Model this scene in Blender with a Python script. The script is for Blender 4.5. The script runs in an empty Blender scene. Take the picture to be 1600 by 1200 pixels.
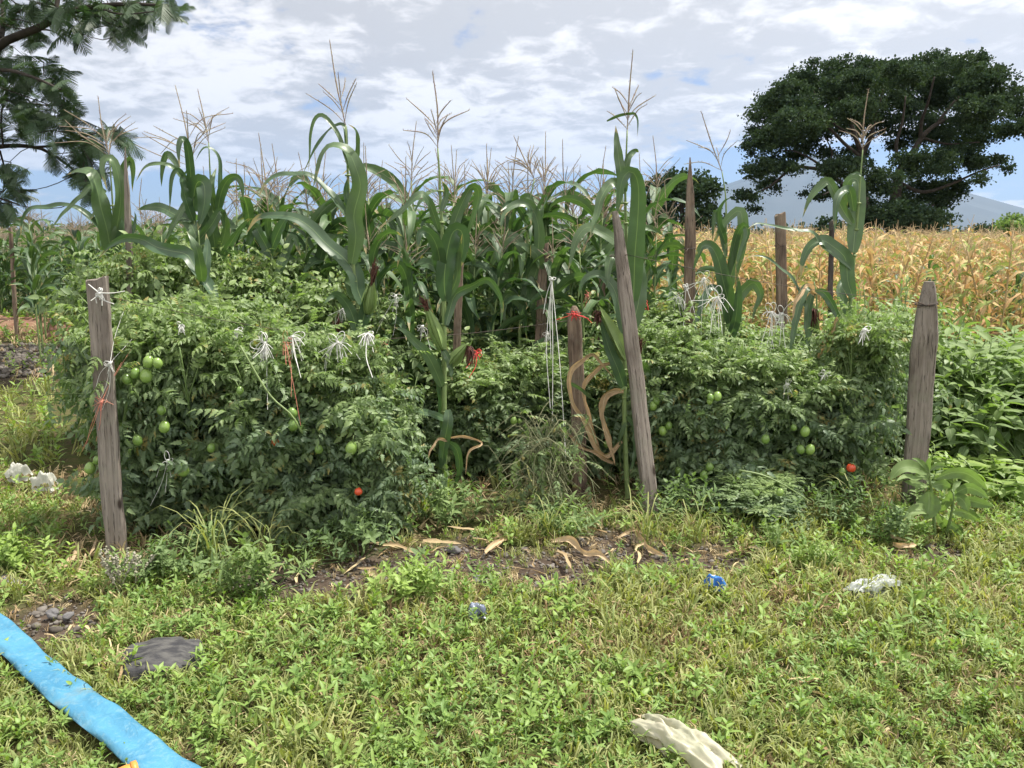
import bpy, math, random
import numpy as np
from mathutils import Vector, Matrix, Quaternion
rng = np.random.default_rng(7)
random.seed(7)
C = bpy.context.scene
COL = C.collection
R = math.radians

# ------------------------------------------------------------------ camera
CAMZ, PITCH, FPX = 1.6, R(10.85), 1200.0
cd = bpy.data.cameras.new('camera'); cam = bpy.data.objects.new('camera', cd); COL.objects.link(cam)
cam.location = (0, 0, CAMZ); cam.rotation_euler = (R(90) - PITCH, 0, 0)
cd.sensor_width = 36; cd.lens = 27; cd.clip_start = 0.05; cd.clip_end = 60000
C.camera = cam
C.render.resolution_x = 1024; C.render.resolution_y = 768
# ------------------------------------------------------------------ exposure / engine
C.render.engine = 'CYCLES'
C.view_settings.view_transform = 'Standard'; C.view_settings.look = 'None'
C.view_settings.gamma = 1.0; C.view_settings.exposure = 1.30
cy = C.cycles
cy.use_denoising = True
try: cy.denoiser = 'OPENIMAGEDENOISE'
except Exception: pass
cy.max_bounces = 6; cy.diffuse_bounces = 3; cy.glossy_bounces = 2; cy.transmission_bounces = 4
cy.transparent_max_bounces = 6; cy.volume_bounces = 0
cy.use_adaptive_sampling = True; cy.adaptive_threshold = 0.02
cy.sample_clamp_indirect = 6
# ------------------------------------------------------------------ sun
SUN_EL, SUN_AZ = R(63), R(70)          # azimuth: from +Y (ahead of the camera) towards +X
sd = Vector((math.sin(SUN_AZ)*math.cos(SUN_EL), math.cos(SUN_AZ)*math.cos(SUN_EL), math.sin(SUN_EL)))
sl = bpy.data.lights.new('sun', 'SUN'); sl.energy = 3.9; sl.angle = R(1.5); sl.color = (1.0, 0.95, 0.86)
so = bpy.data.objects.new('sun', sl); COL.objects.link(so)
so.rotation_euler = sd.to_track_quat('Z', 'Y').to_euler(); so.location = (0, 0, 50)

# ------------------------------------------------------------------ node helper
class NT:
    def __init__(s, tree): s.t = tree; s.n = tree.nodes; s.l = tree.links
    def node(s, typ, **kw):
        n = s.n.new(typ)
        for k, v in kw.items(): setattr(n, k, v)
        return n
    def put(s, sock, v):
        if v is None: return
        if hasattr(v, 'is_output'): s.l.new(v, sock)
        else:
            try: sock.default_value = v
            except Exception:
                sock.default_value = (*v, 1.0) if len(v) == 3 else v[:3]
    def m(s, op, a, b=None, c=None, clamp=False):
        n = s.node('ShaderNodeMath', operation=op); n.use_clamp = clamp
        s.put(n.inputs[0], a); s.put(n.inputs[1], b); s.put(n.inputs[2], c)
        return n.outputs[0]
    def vm(s, op, a, b=None):
        n = s.node('ShaderNodeVectorMath', operation=op)
        s.put(n.inputs[0], a); s.put(n.inputs[1], b)
        return n.outputs[0]
    def mix(s, f, a, b, mode='MIX'):
        n = s.node('ShaderNodeMix', data_type='RGBA', blend_type=mode)
        s.put(n.inputs[0], f); s.put(n.inputs[6], a); s.put(n.inputs[7], b)
        return n.outputs[2]
    def ss(s, x, a, b):   # smoothstep a..b
        n = s.node('ShaderNodeMapRange', interpolation_type='SMOOTHSTEP')
        s.put(n.inputs[0], x); n.inputs[1].default_value = a; n.inputs[2].default_value = b
        return n.outputs[0]
    def noise(s, vec, scale, detail=4, rough=0.55, dist=0.0, dim='3D'):
        n = s.node('ShaderNodeTexNoise', noise_dimensions=dim)
        s.put(n.inputs['Vector'], vec)
        n.inputs['Scale'].default_value = scale; n.inputs['Detail'].default_value = detail
        n.inputs['Roughness'].default_value = rough; n.inputs['Distortion'].default_value = dist
        return n.outputs[0]
    def comb(s, x, y, z):
        n = s.node('ShaderNodeCombineXYZ'); s.put(n.inputs[0], x); s.put(n.inputs[1], y); s.put(n.inputs[2], z); return n.outputs[0]
    def sep(s, v):
        n = s.node('ShaderNodeSeparateXYZ'); s.put(n.inputs[0], v); return n.outputs

# ------------------------------------------------------------------ world: Nishita sky with a broken cloud deck
W = bpy.data.worlds.new('World'); C.world = W; W.use_nodes = True
w = NT(W.node_tree); w.n.clear()
sky = w.node('ShaderNodeTexSky', sky_type='NISHITA'); sky.sun_disc = False
sky.sun_elevation = SUN_EL; sky.sun_rotation = SUN_AZ; sky.altitude = 1400; sky.air_density = 1.0; sky.dust_density = 1.6; sky.ozone_density = 1.6
tc = w.node('ShaderNodeTexCoord').outputs['Generated']
X, Y, Z = w.sep(tc)
den = w.m('ADD', w.m('MAXIMUM', Z, 0.0), 0.20)
pv = w.comb(w.m('DIVIDE', X, den), w.m('DIVIDE', Y, den), 0.0)
warp = w.noise(pv, 0.8, 3)
nA = w.noise(pv, 2.6, 10, 0.60, 0.30)
nB = w.noise(w.vm('ADD', pv, (3.1, 7.7, 0.5)), 1.2, 5, 0.5)
nC = w.noise(w.vm('ADD', pv, (13.1, 2.7, 0.5)), 7.0, 9, 0.60, 0.3)
nBb = w.noise(w.vm('ADD', pv, (21.1, 4.7, 2.5)), 1.5, 3, 0.5)
az = w.m('DIVIDE', X, w.m('MAXIMUM', Y, 0.05))
# lower edge of the deck rises to the right; behind the camera the deck goes on
thr = w.m('ADD', 0.076, w.m('MULTIPLY', w.ss(az, 0.10, 0.26), 0.040))
edge = w.m('SUBTRACT', w.m('ADD', Z, w.m('ADD', w.m('MULTIPLY', w.m('SUBTRACT', nA, 0.5), 0.06), w.m('MULTIPLY', w.m('SUBTRACT', nC, 0.5), 0.04))), thr)
deck = w.ss(edge, -0.010, 0.006)
gap = w.ss(w.m('ADD', w.m('MULTIPLY', nA, 0.50), w.m('ADD', w.m('MULTIPLY', nBb, 0.28), w.m('MULTIPLY', nC, 0.22))), 0.355, 0.43)
deck = w.m('MULTIPLY', deck, w.m('ADD', 0.20, w.m('MULTIPLY', gap, 0.80)))
# low bank of far cumulus near the horizon
hv = w.comb(w.m('MULTIPLY', az, 5.0), w.m('MULTIPLY', Z, 26.0), 1.7)
nL = w.noise(hv, 1.1, 8, 0.6)
band = w.m('MULTIPLY', w.ss(Z, 0.004, 0.02), w.m('SUBTRACT', 1.0, w.ss(Z, 0.035, 0.062)))
low = w.m('MULTIPLY', w.ss(w.m('ADD', nL, w.m('MULTIPLY', w.ss(az, -0.25, 0.0), 0.10)), 0.55, 0.62), band)
mask = w.m('MAXIMUM', deck, low)
shade = w.m('ADD', w.m('MULTIPLY', nB, 0.36), w.m('ADD', w.m('MULTIPLY', nC, 0.52), w.m('MULTIPLY', nA, 0.24)))
shade = w.m('MAXIMUM', w.ss(shade, 0.505, 0.635), w.m('MULTIPLY', low, 0.8))
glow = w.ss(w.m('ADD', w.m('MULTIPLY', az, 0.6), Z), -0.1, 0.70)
bright = w.m('ADD', w.m('MULTIPLY', shade, 1.75), w.m('ADD', 2.15, w.m('ADD', w.m('MULTIPLY', glow, 0.65), w.m('MULTIPLY', w.ss(Y, 0.25, -0.35), 2.6))))  # last term: extra brightness added to unseen clouds behind the camera, filling shaded hedge fronts
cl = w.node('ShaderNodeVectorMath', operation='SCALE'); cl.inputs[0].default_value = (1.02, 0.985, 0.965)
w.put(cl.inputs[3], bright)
skyc = w.mix(1.0, sky.outputs[0], (0.27, 0.35, 0.47, 1), 'MULTIPLY')
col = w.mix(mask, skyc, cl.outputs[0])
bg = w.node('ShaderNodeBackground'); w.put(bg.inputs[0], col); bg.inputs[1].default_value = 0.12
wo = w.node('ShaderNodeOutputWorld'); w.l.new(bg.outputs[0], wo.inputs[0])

# ------------------------------------------------------------------ geometry kit
def P(px, py, Yd):                       # a pixel of the 1600 px photo at distance Yd ahead
    x = (px-800)/FPX; y = (600-py)/FPX
    f = math.cos(PITCH) + math.sin(PITCH)*y; u = -math.sin(PITCH) + math.cos(PITCH)*y
    t = Yd/f
    return np.array([x*t, Yd, CAMZ + u*t])
def GP(px, py):                          # a pixel on the ground plane
    y = (600-py)/FPX
    f = math.cos(PITCH) + math.sin(PITCH)*y; u = -math.sin(PITCH) + math.cos(PITCH)*y
    t = -CAMZ/u
    return np.array([(px-800)/FPX*t, f*t, 0.0])
def pxm(Yd): return Yd/FPX*1.02         # metres per photo pixel at Yd
def ground_px(x, y):                     # where ground points fall in the photo (arrays)
    f = y*math.cos(PITCH) + CAMZ*math.sin(PITCH); u = -CAMZ*math.cos(PITCH) + y*math.sin(PITCH)
    return 800 + FPX*x/f, 600 - FPX*u/f

class G:
    def __init__(s): s.V=[]; s.F4=[]; s.F3=[]; s.A=[]; s.n=0; s.M4=[]; s.M3=[]
    def add(s, V, F4=None, F3=None, A=None, mi=0):
        V = np.asarray(V, float); k = len(V)
        if A is None: A = np.full((k,3), 0.5)
        s.V.append(V); s.A.append(np.asarray(A, float))
        if F4 is not None and len(F4):
            F4 = np.asarray(F4, int); s.F4.append(F4 + s.n); s.M4.append(np.full(len(F4), mi))
        if F3 is not None and len(F3):
            F3 = np.asarray(F3, int); s.F3.append(F3 + s.n); s.M3.append(np.full(len(F3), mi))
        s.n += k
    def arrays(s):
        V = np.vstack(s.V); A = np.vstack(s.A)
        F4 = np.vstack(s.F4) if s.F4 else np.zeros((0,4), int)
        F3 = np.vstack(s.F3) if s.F3 else np.zeros((0,3), int)
        M4 = np.concatenate(s.M4) if s.M4 else np.zeros(0, int)
        M3 = np.concatenate(s.M3) if s.M3 else np.zeros(0, int)
        return V, A, F4, F3, M4, M3
    def inst(s, tpl, Ms, tint=None, mi=0):       # replicate a template by 4x4 matrices
        V, A, F4, F3, _, _ = tpl.arrays()
        n, k = len(Ms), len(V)
        if n == 0: return
        Vh = np.einsum('nij,kj->nki', Ms[:, :3, :3], V) + Ms[:, None, :3, 3]
        Aa = np.repeat(A[None], n, 0).copy()
        if tint is not None: Aa[:, :, 2] = np.clip(tint[:, None] + (A[None, :, 2]-0.5)*0.6, 0, 1)
        off = (np.arange(n)*k)[:, None, None]
        s.add(Vh.reshape(-1,3), (F4[None]+off).reshape(-1,4) if len(F4) else None,
              (F3[None]+off).reshape(-1,3) if len(F3) else None, Aa.reshape(-1,3), mi)
    def mesh(s, name, mats, origin=(0,0,0), smooth=True):
        V, A, F4, F3, M4, M3 = s.arrays()
        V = V - np.asarray(origin, float)
        me = bpy.data.meshes.new(name)
        n4, n3 = len(F4), len(F3)
        me.vertices.add(len(V)); me.vertices.foreach_set('co', V.astype(np.float32).ravel())
        me.loops.add(n4*4 + n3*3)
        me.loops.foreach_set('vertex_index', np.concatenate([F4.ravel(), F3.ravel()]).astype(np.int32))
        me.polygons.add(n4+n3)
        ls = np.concatenate([np.arange(n4)*4, n4*4 + np.arange(n3)*3]).astype(np.int32)
        me.polygons.foreach_set('loop_start', ls)
        me.polygons.foreach_set('material_index', np.concatenate([M4, M3]).astype(np.int32))
        if smooth: me.polygons.foreach_set('use_smooth', np.ones(n4+n3, bool))
        at = me.attributes.new('lc', 'FLOAT_VECTOR', 'POINT'); at.data.foreach_set('vector', A.astype(np.float32).ravel())
        me.update(calc_edges=True)
        for m in (mats if isinstance(mats, (list, tuple)) else [mats]): me.materials.append(m)
        return me
    def build(s, name, mats, parent=None, origin=(0,0,0), smooth=True):
        me = s.mesh(name, mats, origin, smooth)
        o = bpy.data.objects.new(name, me); COL.objects.link(o)
        if parent is not None: o.parent = parent
        else: o.location = origin
        return o

def tag(o, label=None, cat=None, group=None, kind=None):
    if label: o['label'] = label
    if cat: o['category'] = cat
    if group: o['group'] = group
    if kind: o['kind'] = kind
    return o
def thing(name, label, cat, loc=(0,0,0), group=None):
    o = bpy.data.objects.new(name, None); COL.objects.link(o); o.location = loc; o.empty_display_size = 0.1
    return tag(o, label, cat, group)
def copy_tree(o, parent=None):
    c = o.copy(); COL.objects.link(c); c.parent = parent
    for ch in list(o.children): copy_tree(ch, c)
    return c

def nrm(v): v = np.asarray(v, float); return v/(np.linalg.norm(v, axis=-1, keepdims=True)+1e-12)
def spline(pts, n):
    pts = np.asarray(pts, float)
    if len(pts) == 2: return pts[0] + (pts[1]-pts[0])*np.linspace(0,1,n)[:,None]
    d = np.r_[0, np.cumsum(np.linalg.norm(np.diff(pts, axis=0), axis=1)**0.5 + 1e-9)]
    p = np.vstack([2*pts[0]-pts[1], pts, 2*pts[-1]-pts[-2]])
    out = []
    ts = np.linspace(0, d[-1], 8*n)
    for t in ts:
        i = min(max(np.searchsorted(d, t, 'right')-1, 0), len(pts)-2)
        u = (t-d[i])/(d[i+1]-d[i])
        a, b, c_, e = p[i], p[i+1], p[i+2], p[i+3]
        out.append(0.5*((2*b)+(-a+c_)*u+(2*a-5*b+4*c_-e)*u*u+(-a+3*b-3*c_+e)*u**3))
    out = np.array(out)
    L = np.r_[0, np.cumsum(np.linalg.norm(np.diff(out, axis=0), axis=1))]
    q = np.linspace(0, L[-1], n)
    return np.stack([np.interp(q, L, out[:,k]) for k in range(3)], 1)
def rot_about(v, axis, ang):
    c, s_ = np.cos(ang)[:,None], np.sin(ang)[:,None]
    return v*c + np.cross(axis, v)*s_ + axis*np.sum(axis*v, 1)[:,None]*(1-c)

def tube(g, pts, rad, sides=6, mi=0, tint=0.5, cap=True, n=None):
    pts = np.asarray(pts, float)
    if n: pts = spline(pts, n)
    k = len(pts); rad = np.interp(np.linspace(0,1,k), np.linspace(0,1,len(np.atleast_1d(rad))), np.atleast_1d(rad)) if np.ndim(rad) else np.full(k, rad)
    T = nrm(np.gradient(pts, axis=0))
    ref = np.array([0.13,0.2,1.0]) if abs(T[0,2]) < 0.8 else np.array([1.0,0.1,0.1])
    A_ = nrm(np.cross(T, ref)); B = np.cross(T, A_)
    th = np.linspace(0, 2*np.pi, sides, endpoint=False)
    V = pts[:,None] + rad[:,None,None]*(np.cos(th)[None,:,None]*A_[:,None] + np.sin(th)[None,:,None]*B[:,None])
    V = V.reshape(-1,3)
    at = np.stack([np.tile(th/(2*np.pi), k), np.repeat(np.linspace(0,1,k), sides), np.full(k*sides, tint)], 1)
    i, j = np.meshgrid(np.arange(k-1), np.arange(sides), indexing='ij'); j2 = (j+1) % sides
    F = np.stack([i*sides+j, i*sides+j2, (i+1)*sides+j2, (i+1)*sides+j], -1).reshape(-1,4)
    F3 = None
    if cap:
        V = np.vstack([V, pts[:1], pts[-1:]]); at = np.vstack([at, [[.5,0,tint],[.5,1,tint]]])
        a = np.arange(sides); b = (a+1) % sides
        F3 = np.vstack([np.stack([np.full(sides, k*sides), b, a], 1), np.stack([np.full(sides, k*sides+1), (k-1)*sides+a, (k-1)*sides+b], 1)])
    g.add(V, F, F3, at, mi)

def ribbon(g, pts, width, n=18, side=None, roll=(0,0), fold=0.25, wave=0.12, wfreq=5, tint=0.5, prof='maize', mi=0, curl=0.0):
    p = spline(pts, n); s = np.linspace(0,1,n)
    T = nrm(np.gradient(p, axis=0))
    if side is None:
        v = nrm(p - np.array([0,0,CAMZ])); S = nrm(np.cross(T, v))
    else:
        S = np.tile(np.asarray(side, float), (n,1)); S = nrm(S - T*np.sum(S*T,1)[:,None])
    rl = np.interp(s, np.linspace(0,1,len(roll)), roll)
    S = rot_about(S, T, np.radians(rl)); N = nrm(np.cross(T, S))
    if prof == 'maize': wd = np.interp(s, [0,.04,.12,.3,.55,.75,.9,1], [.45,.66,.9,1,.86,.60,.28,.01])
    elif prof == 'dry': wd = np.interp(s, [0,.1,.3,.5,.7,.9,1], [.5,.8,1,.55,.85,.4,.02])
    else: wd = np.interp(s, [0,.2,.5,.8,1], [.15,.75,1,.62,.01])
    wd = wd*width*0.5
    wl = wd*(1+.10*np.cumsum(np.random.default_rng(n+int(abs(p[0,0])*977)).normal(0,.35,n))*np.exp(-s*0)/np.sqrt(n)*2) if prof=='maize' else wd
    us = np.array([-1,-.5,0,.5,1.])
    ph = random.uniform(0,6.28); ph2 = random.uniform(0,6.28)
    edge = wave*width*np.stack([np.sin(s*wfreq*6.28+ph), .3*np.sin(s*wfreq*6.28+ph), 0*s, .3*np.sin(s*wfreq*5.3+ph2), np.sin(s*wfreq*5.3+ph2)],1)*np.sin(np.pi*np.clip(s,0,1))[:,None]
    V = p[:,None] + S[:,None]*(us[None,:,None]*np.where(us[None,:,None]<0, wl[:,None,None], wd[:,None,None])*math.cos(fold)) + N[:,None]*((np.abs(us)[None,:]*wd[:,None]*math.sin(fold) + edge + curl*(us**2)[None]*wd[:,None])[:,:,None])
    k = 5
    at = np.stack([np.tile((us+1)/2, n), np.repeat(s, k), np.full(n*k, tint)], 1)
    i, j = np.meshgrid(np.arange(n-1), np.arange(k-1), indexing='ij')
    F = np.stack([i*k+j, i*k+j+1, (i+1)*k+j+1, (i+1)*k+j], -1).reshape(-1,4)
    g.add(V.reshape(-1,3), F, None, at, mi)

def leaflet(g, base, dirv, nrmv, L, wd, S, Wp, fold=0.3, droop=0.2, tint=0.5):
    dirv = nrm(dirv); side = nrm(np.cross(nrmv, dirv)); nn = np.cross(dirv, side)
    S = np.asarray(S); Wp = np.asarray(Wp)*wd*0.5; n = len(S)
    mid = base + dirv*(S*L)[:,None] - nn*(droop*L*S**2)[:,None]
    Lf = mid - side*(Wp*math.cos(fold))[:,None] + nn*(Wp*math.sin(fold))[:,None]
    Rt = mid + side*(Wp*math.cos(fold))[:,None] + nn*(Wp*math.sin(fold))[:,None]
    V = np.vstack([Lf, mid, Rt])
    at = np.vstack([np.stack([np.zeros(n), S, np.full(n, tint)],1), np.stack([np.full(n,.5), S, np.full(n, tint)],1), np.stack([np.ones(n), S, np.full(n, tint)],1)])
    i = np.arange(n-1)
    F = np.vstack([np.stack([i, n+i, n+i+1, i+1],1), np.stack([n+i, 2*n+i, 2*n+i+1, n+i+1],1)])
    g.add(V, F, None, at)

def frames(pos, dirs, ups, scale):
    X_ = nrm(dirs); Y_ = nrm(np.cross(ups, X_)); Z_ = np.cross(X_, Y_)
    M = np.zeros((len(pos),4,4)); sc = np.asarray(scale)[:,None]
    M[:,:3,0] = X_*sc; M[:,:3,1] = Y_*sc; M[:,:3,2] = Z_*sc; M[:,:3,3] = pos; M[:,3,3] = 1
    return M

# ------------------------------------------------------------------ materials
def new_mat(name):
    m = bpy.data.materials.new(name); m.use_nodes = True; t = NT(m.node_tree); t.n.clear()
    out = t.node('ShaderNodeOutputMaterial'); return m, t, out
def leaf_mat(name, cA, cB, tipdry=None, vein=None, vw=0.05, trans=0.35, tcol=(1.25,1.45,0.6), rough=0.5, spec=0.4, dry=None, dryamt=0.0, stripes=0.0, nscale=30):
    m, t, out = new_mat(name)
    a = t.node('ShaderNodeAttribute', attribute_name='lc').outputs['Vector']
    u, v, tt = t.sep(a)
    base = t.mix(tt, cA, cB)
    geo = t.node('ShaderNodeNewGeometry').outputs['Position']
    nz = t.noise(geo, nscale, 3)
    base = t.mix(1.0, base, t.comb(*[t.m('ADD', 0.72, t.m('MULTIPLY', nz, 0.56))]*3), 'MULTIPLY')
    du = t.m('ABSOLUTE', t.m('SUBTRACT', u, 0.5))
    if stripes:
        st = t.m('SINE', t.m('MULTIPLY', u, 95.0))
        base = t.mix(1.0, base, t.comb(*[t.m('ADD', 1.0, t.m('MULTIPLY', st, stripes))]*3), 'MULTIPLY')
    if dry is not None:
        nd = t.noise(geo, 6, 4)
        f = t.ss(t.m('ADD', nd, t.m('MULTIPLY', v, 0.10)), 0.70-dryamt, 0.78-dryamt)
        base = t.mix(f, base, dry)
    if tipdry is not None:
        nd = t.noise(geo, 9, 4)
        f = t.ss(t.m('ADD', t.m('ADD', v, t.m('MULTIPLY', du, 0.12)), t.m('MULTIPLY', t.m('SUBTRACT', nd, 0.5), 0.7)), 0.93, 1.03)
        base = t.mix(f, base, tipdry)
    if vein is not None:
        f = t.m('MULTIPLY', t.m('SUBTRACT', 1.0, t.ss(du, vw*0.4, vw)), t.m('SUBTRACT', 1.0, t.m('MULTIPLY', v, 0.6)))
        base = t.mix(f, base, vein)
    p = t.node('ShaderNodeBsdfPrincipled'); t.put(p.inputs['Base Color'], base)
    p.inputs['Roughness'].default_value = rough; p.inputs['Specular IOR Level'].default_value = spec
    tr = t.node('ShaderNodeBsdfTranslucent'); t.put(tr.inputs[0], t.mix(1.0, base, (*tcol,1), 'MULTIPLY'))
    mx = t.node('ShaderNodeMixShader'); mx.inputs[0].default_value = trans
    t.l.new(p.outputs[0], mx.inputs[1]); t.l.new(tr.outputs[0], mx.inputs[2]); t.l.new(mx.outputs[0], out.inputs[0])
    return m
def plain(name, c1, c2=None, rough=0.8, scale=20, spec=0.3, bump=0.0, bscale=60, trans=0.0, coords='Object', stretch=None, alpha=None):
    m, t, out = new_mat(name)
    v = t.node('ShaderNodeTexCoord').outputs[coords]
    if stretch: v = t.vm('MULTIPLY', v, stretch)
    base = t.mix(t.ss(t.noise(v, scale, 6, 0.6), 0.35, 0.65), c1, c2 or c1)
    p = t.node('ShaderNodeBsdfPrincipled'); t.put(p.inputs['Base Color'], base)
    p.inputs['Roughness'].default_value = rough; p.inputs['Specular IOR Level'].default_value = spec
    if alpha: p.inputs['Alpha'].default_value = alpha
    if bump:
        b = t.node('ShaderNodeBump'); b.inputs['Strength'].default_value = bump; b.inputs['Distance'].default_value = 0.01
        t.put(b.inputs['Height'], t.noise(v, bscale, 6, 0.65)); t.l.new(b.outputs[0], p.inputs['Normal'])
    if trans:
        tr = t.node('ShaderNodeBsdfTranslucent'); t.put(tr.inputs[0], base)
        mx = t.node('ShaderNodeMixShader'); mx.inputs[0].default_value = trans
        t.l.new(p.outputs[0], mx.inputs[1]); t.l.new(tr.outputs[0], mx.inputs[2]); t.l.new(mx.outputs[0], out.inputs[0])
    else: t.l.new(p.outputs[0], out.inputs[0])
    return m
def wood_mat(name, cA, cB, dark):
    m, t, out = new_mat(name)
    v = t.node('ShaderNodeTexCoord').outputs['Object']
    vs = t.vm('MULTIPLY', v, (1,1,0.05))
    g1 = t.noise(vs, 60, 6, 0.6, 0.6); g2 = t.noise(t.vm('MULTIPLY', v, (1,1,0.25)), 9, 4)
    base = t.mix(t.ss(g1, 0.32, 0.68), cA, cB)
    base = t.mix(t.ss(g2, 0.48, 0.66), base, dark)
    g3 = t.noise(t.vm('MULTIPLY', v, (1,1,0.03)), 140, 3, 0.7)
    base = t.mix(t.m('MULTIPLY', t.ss(g3, 0.57, 0.64), 0.85), base, (0.03,0.024,0.02,1))
    g4 = t.noise(v, 4.5, 5, .6); base = t.mix(t.m('MULTIPLY', t.ss(g4, .52, .62), .45), base, (0.20,0.19,0.15,1))
    vo = t.node('ShaderNodeTexVoronoi'); t.put(vo.inputs['Vector'], t.vm('MULTIPLY', v, (7,7,3.2))); vo.inputs['Scale'].default_value = 1.0
    base = t.mix(t.m('SUBTRACT', 1.0, t.ss(vo.outputs['Distance'], 0.05, 0.14)), base, (0.045,0.033,0.027,1))
    p = t.node('ShaderNodeBsdfPrincipled'); t.put(p.inputs['Base Color'], base); p.inputs['Roughness'].default_value = 0.85; p.inputs['Specular IOR Level'].default_value = 0.2
    b = t.node('ShaderNodeBump'); b.inputs['Strength'].default_value = 0.7; b.inputs['Distance'].default_value = 0.006
    t.put(b.inputs['Height'], t.m('ADD', g1, g3)); t.l.new(b.outputs[0], p.inputs['Normal']); t.l.new(p.outputs[0], out.inputs[0])
    return m

MT = {}
MT['tomato_leaf'] = leaf_mat('tomato_leaf', (0.130,0.190,0.120), (0.23,0.31,0.11), vein=(0.18,0.25,0.13,1), vw=0.07, trans=0.40, dry=(0.34,0.28,0.10,1), dryamt=0.04, tcol=(1.15,1.35,0.65), rough=0.5, spec=0.4, nscale=40)
MT['tomato_stem'] = leaf_mat('tomato_stem', (0.12,0.19,0.06), (0.16,0.22,0.08), trans=0.05, tcol=(1,1,1))
MT['maize_leaf'] = leaf_mat('maize_leaf', (0.045,0.092,0.046), (0.100,0.160,0.066), tipdry=(0.36,0.29,0.15,1), vein=(0.17,0.24,0.11,1), vw=0.035, trans=0.25, tcol=(1.15,1.35,0.45), rough=0.42, spec=0.6, stripes=0.10, nscale=12)
MT['maize_far'] = leaf_mat('maize_far', (0.045,0.090,0.042), (0.085,0.145,0.055), tipdry=(0.36,0.29,0.15,1), vein=(0.15,0.22,0.10,1), vw=0.05, trans=0.30, tcol=(1.15,1.35,0.5), rough=0.55, spec=0.5, nscale=8)
MT['maize_stalk'] = leaf_mat('maize_stalk', (0.13,0.20,0.07), (0.20,0.26,0.10), trans=0.05, tcol=(1,1,1), rough=0.5, nscale=18)
MT['husk'] = leaf_mat('husk', (0.16,0.25,0.08), (0.24,0.32,0.12), trans=0.12, tcol=(1,1.1,.6), rough=0.5, stripes=0.16, nscale=14)
MT['silk'] = plain('silk', (0.045,0.018,0.014,1), (0.11,0.045,0.03,1), rough=0.7, scale=80)
MT['tassel'] = plain('tassel', (0.32,0.28,0.19,1), (0.22,0.155,0.125,1), rough=0.8, scale=30)
MT['dry_leaf'] = leaf_mat('dry_leaf', (0.34,0.24,0.145), (0.52,0.40,0.25), vein=(0.6,0.5,0.33,1), vw=0.06, trans=0.28, tcol=(1.1,.95,.7), rough=0.7, spec=0.2, stripes=0.15)
MT['dry_field'] = leaf_mat('dry_field', (0.49,0.30,0.16), (0.55,0.44,0.23), trans=0.3, tcol=(1.1,1.0,.75), rough=0.75, spec=0.15, nscale=3, dry=(0.26,0.32,0.10,1), dryamt=0.17)
MT['dry_stalk'] = plain('dry_stalk', (0.34,0.24,0.13,1), (0.42,0.33,0.18,1), rough=0.9)
MT['dry_tassel'] = plain('dry_tassel', (0.52,0.40,0.24,1), (0.42,0.33,0.2,1), rough=.9)
MT['grass'] = leaf_mat('grass', (0.16,0.21,0.065), (0.36,0.37,0.15), trans=0.36, tcol=(1.25,1.3,.5), rough=0.55, spec=0.3, nscale=5)
MT['weed'] = leaf_mat('weed', (0.125,0.220,0.055), (0.28,0.39,0.10), vein=(0.28,0.36,0.12,1), vw=0.08, trans=0.34, tcol=(1.25,1.35,.5), rough=0.5, spec=0.35, nscale=8)
MT['straw'] = leaf_mat('straw', (0.26,0.18,0.10), (0.52,0.43,0.26), trans=0.15, tcol=(1,1,.8), rough=0.8, spec=0.1)
MT['shrub_leaf'] = leaf_mat('shrub_leaf', (0.105,0.165,0.075), (0.19,0.265,0.095), vein=(0.24,0.32,0.15,1), vw=0.05, trans=0.34, rough=0.62, spec=0.25, nscale=25)
MT['lime_leaf'] = leaf_mat('lime_leaf', (0.135,0.22,0.05), (0.24,0.33,0.085), vein=(0.32,0.40,0.14,1), vw=0.06, trans=0.38, rough=0.5, nscale=20)
MT['tree_leaf'] = leaf_mat('tree_leaf', (0.028,0.050,0.032), (0.055,0.085,0.042), trans=0.20, tcol=(1.2,1.3,.6), rough=0.9, spec=0.08, nscale=1.2)
MT['feather_leaf'] = leaf_mat('feather_leaf', (0.030,0.060,0.032), (0.060,0.098,0.045), trans=0.30, rough=0.5, spec=0.4, nscale=3)
MT['bark'] = plain('bark', (0.030,0.025,0.021,1), (0.055,0.046,0.038,1), rough=0.95, scale=6, bump=0.6, bscale=30)
MT['wood_grey'] = wood_mat('wood_grey', (0.17,0.145,0.125,1), (0.27,0.235,0.205,1), (0.115,0.095,0.08,1))
MT['wood_brown'] = wood_mat('wood_brown', (0.16,0.115,0.085,1), (0.27,0.205,0.155,1), (0.10,0.07,0.055,1))
MT['wood_dark'] = wood_mat('wood_dark', (0.05,0.042,0.04,1), (0.09,0.075,0.07,1), (0.03,0.025,0.022,1))
MT['twine_white'] = plain('twine_white', (0.80,0.80,0.77,1), (0.62,0.62,0.58,1), rough=0.6, trans=0.2)
MT['twine_pink'] = plain('twine_pink', (0.75,0.22,0.18,1), (0.65,0.32,0.22,1), rough=0.6, trans=0.2)
MT['twine_red'] = plain('twine_red', (0.65,0.05,0.05,1), (0.5,0.06,0.05,1), rough=0.5, trans=0.1)
MT['wire'] = plain('wire', (0.03,0.028,0.026,1), (0.08,0.05,0.035,1), rough=0.6)
MT['tomato_green'] = plain('tomato_green', (0.16,0.27,0.055,1), (0.23,0.33,0.09,1), rough=0.25, spec=0.5, scale=12)
MT['tomato_dark'] = plain('tomato_dark', (0.11,0.20,0.04,1), (0.16,0.25,0.06,1), rough=0.28, spec=0.5, scale=12)
MT['tomato_red'] = plain('tomato_red', (0.50,0.05,0.025,1), (0.60,0.10,0.03,1), rough=0.25, spec=0.5, scale=9)
MT['stone'] = plain('stone', (0.10,0.097,0.10,1), (0.17,0.165,0.165,1), rough=0.9, scale=9, bump=0.9, bscale=22)
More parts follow.
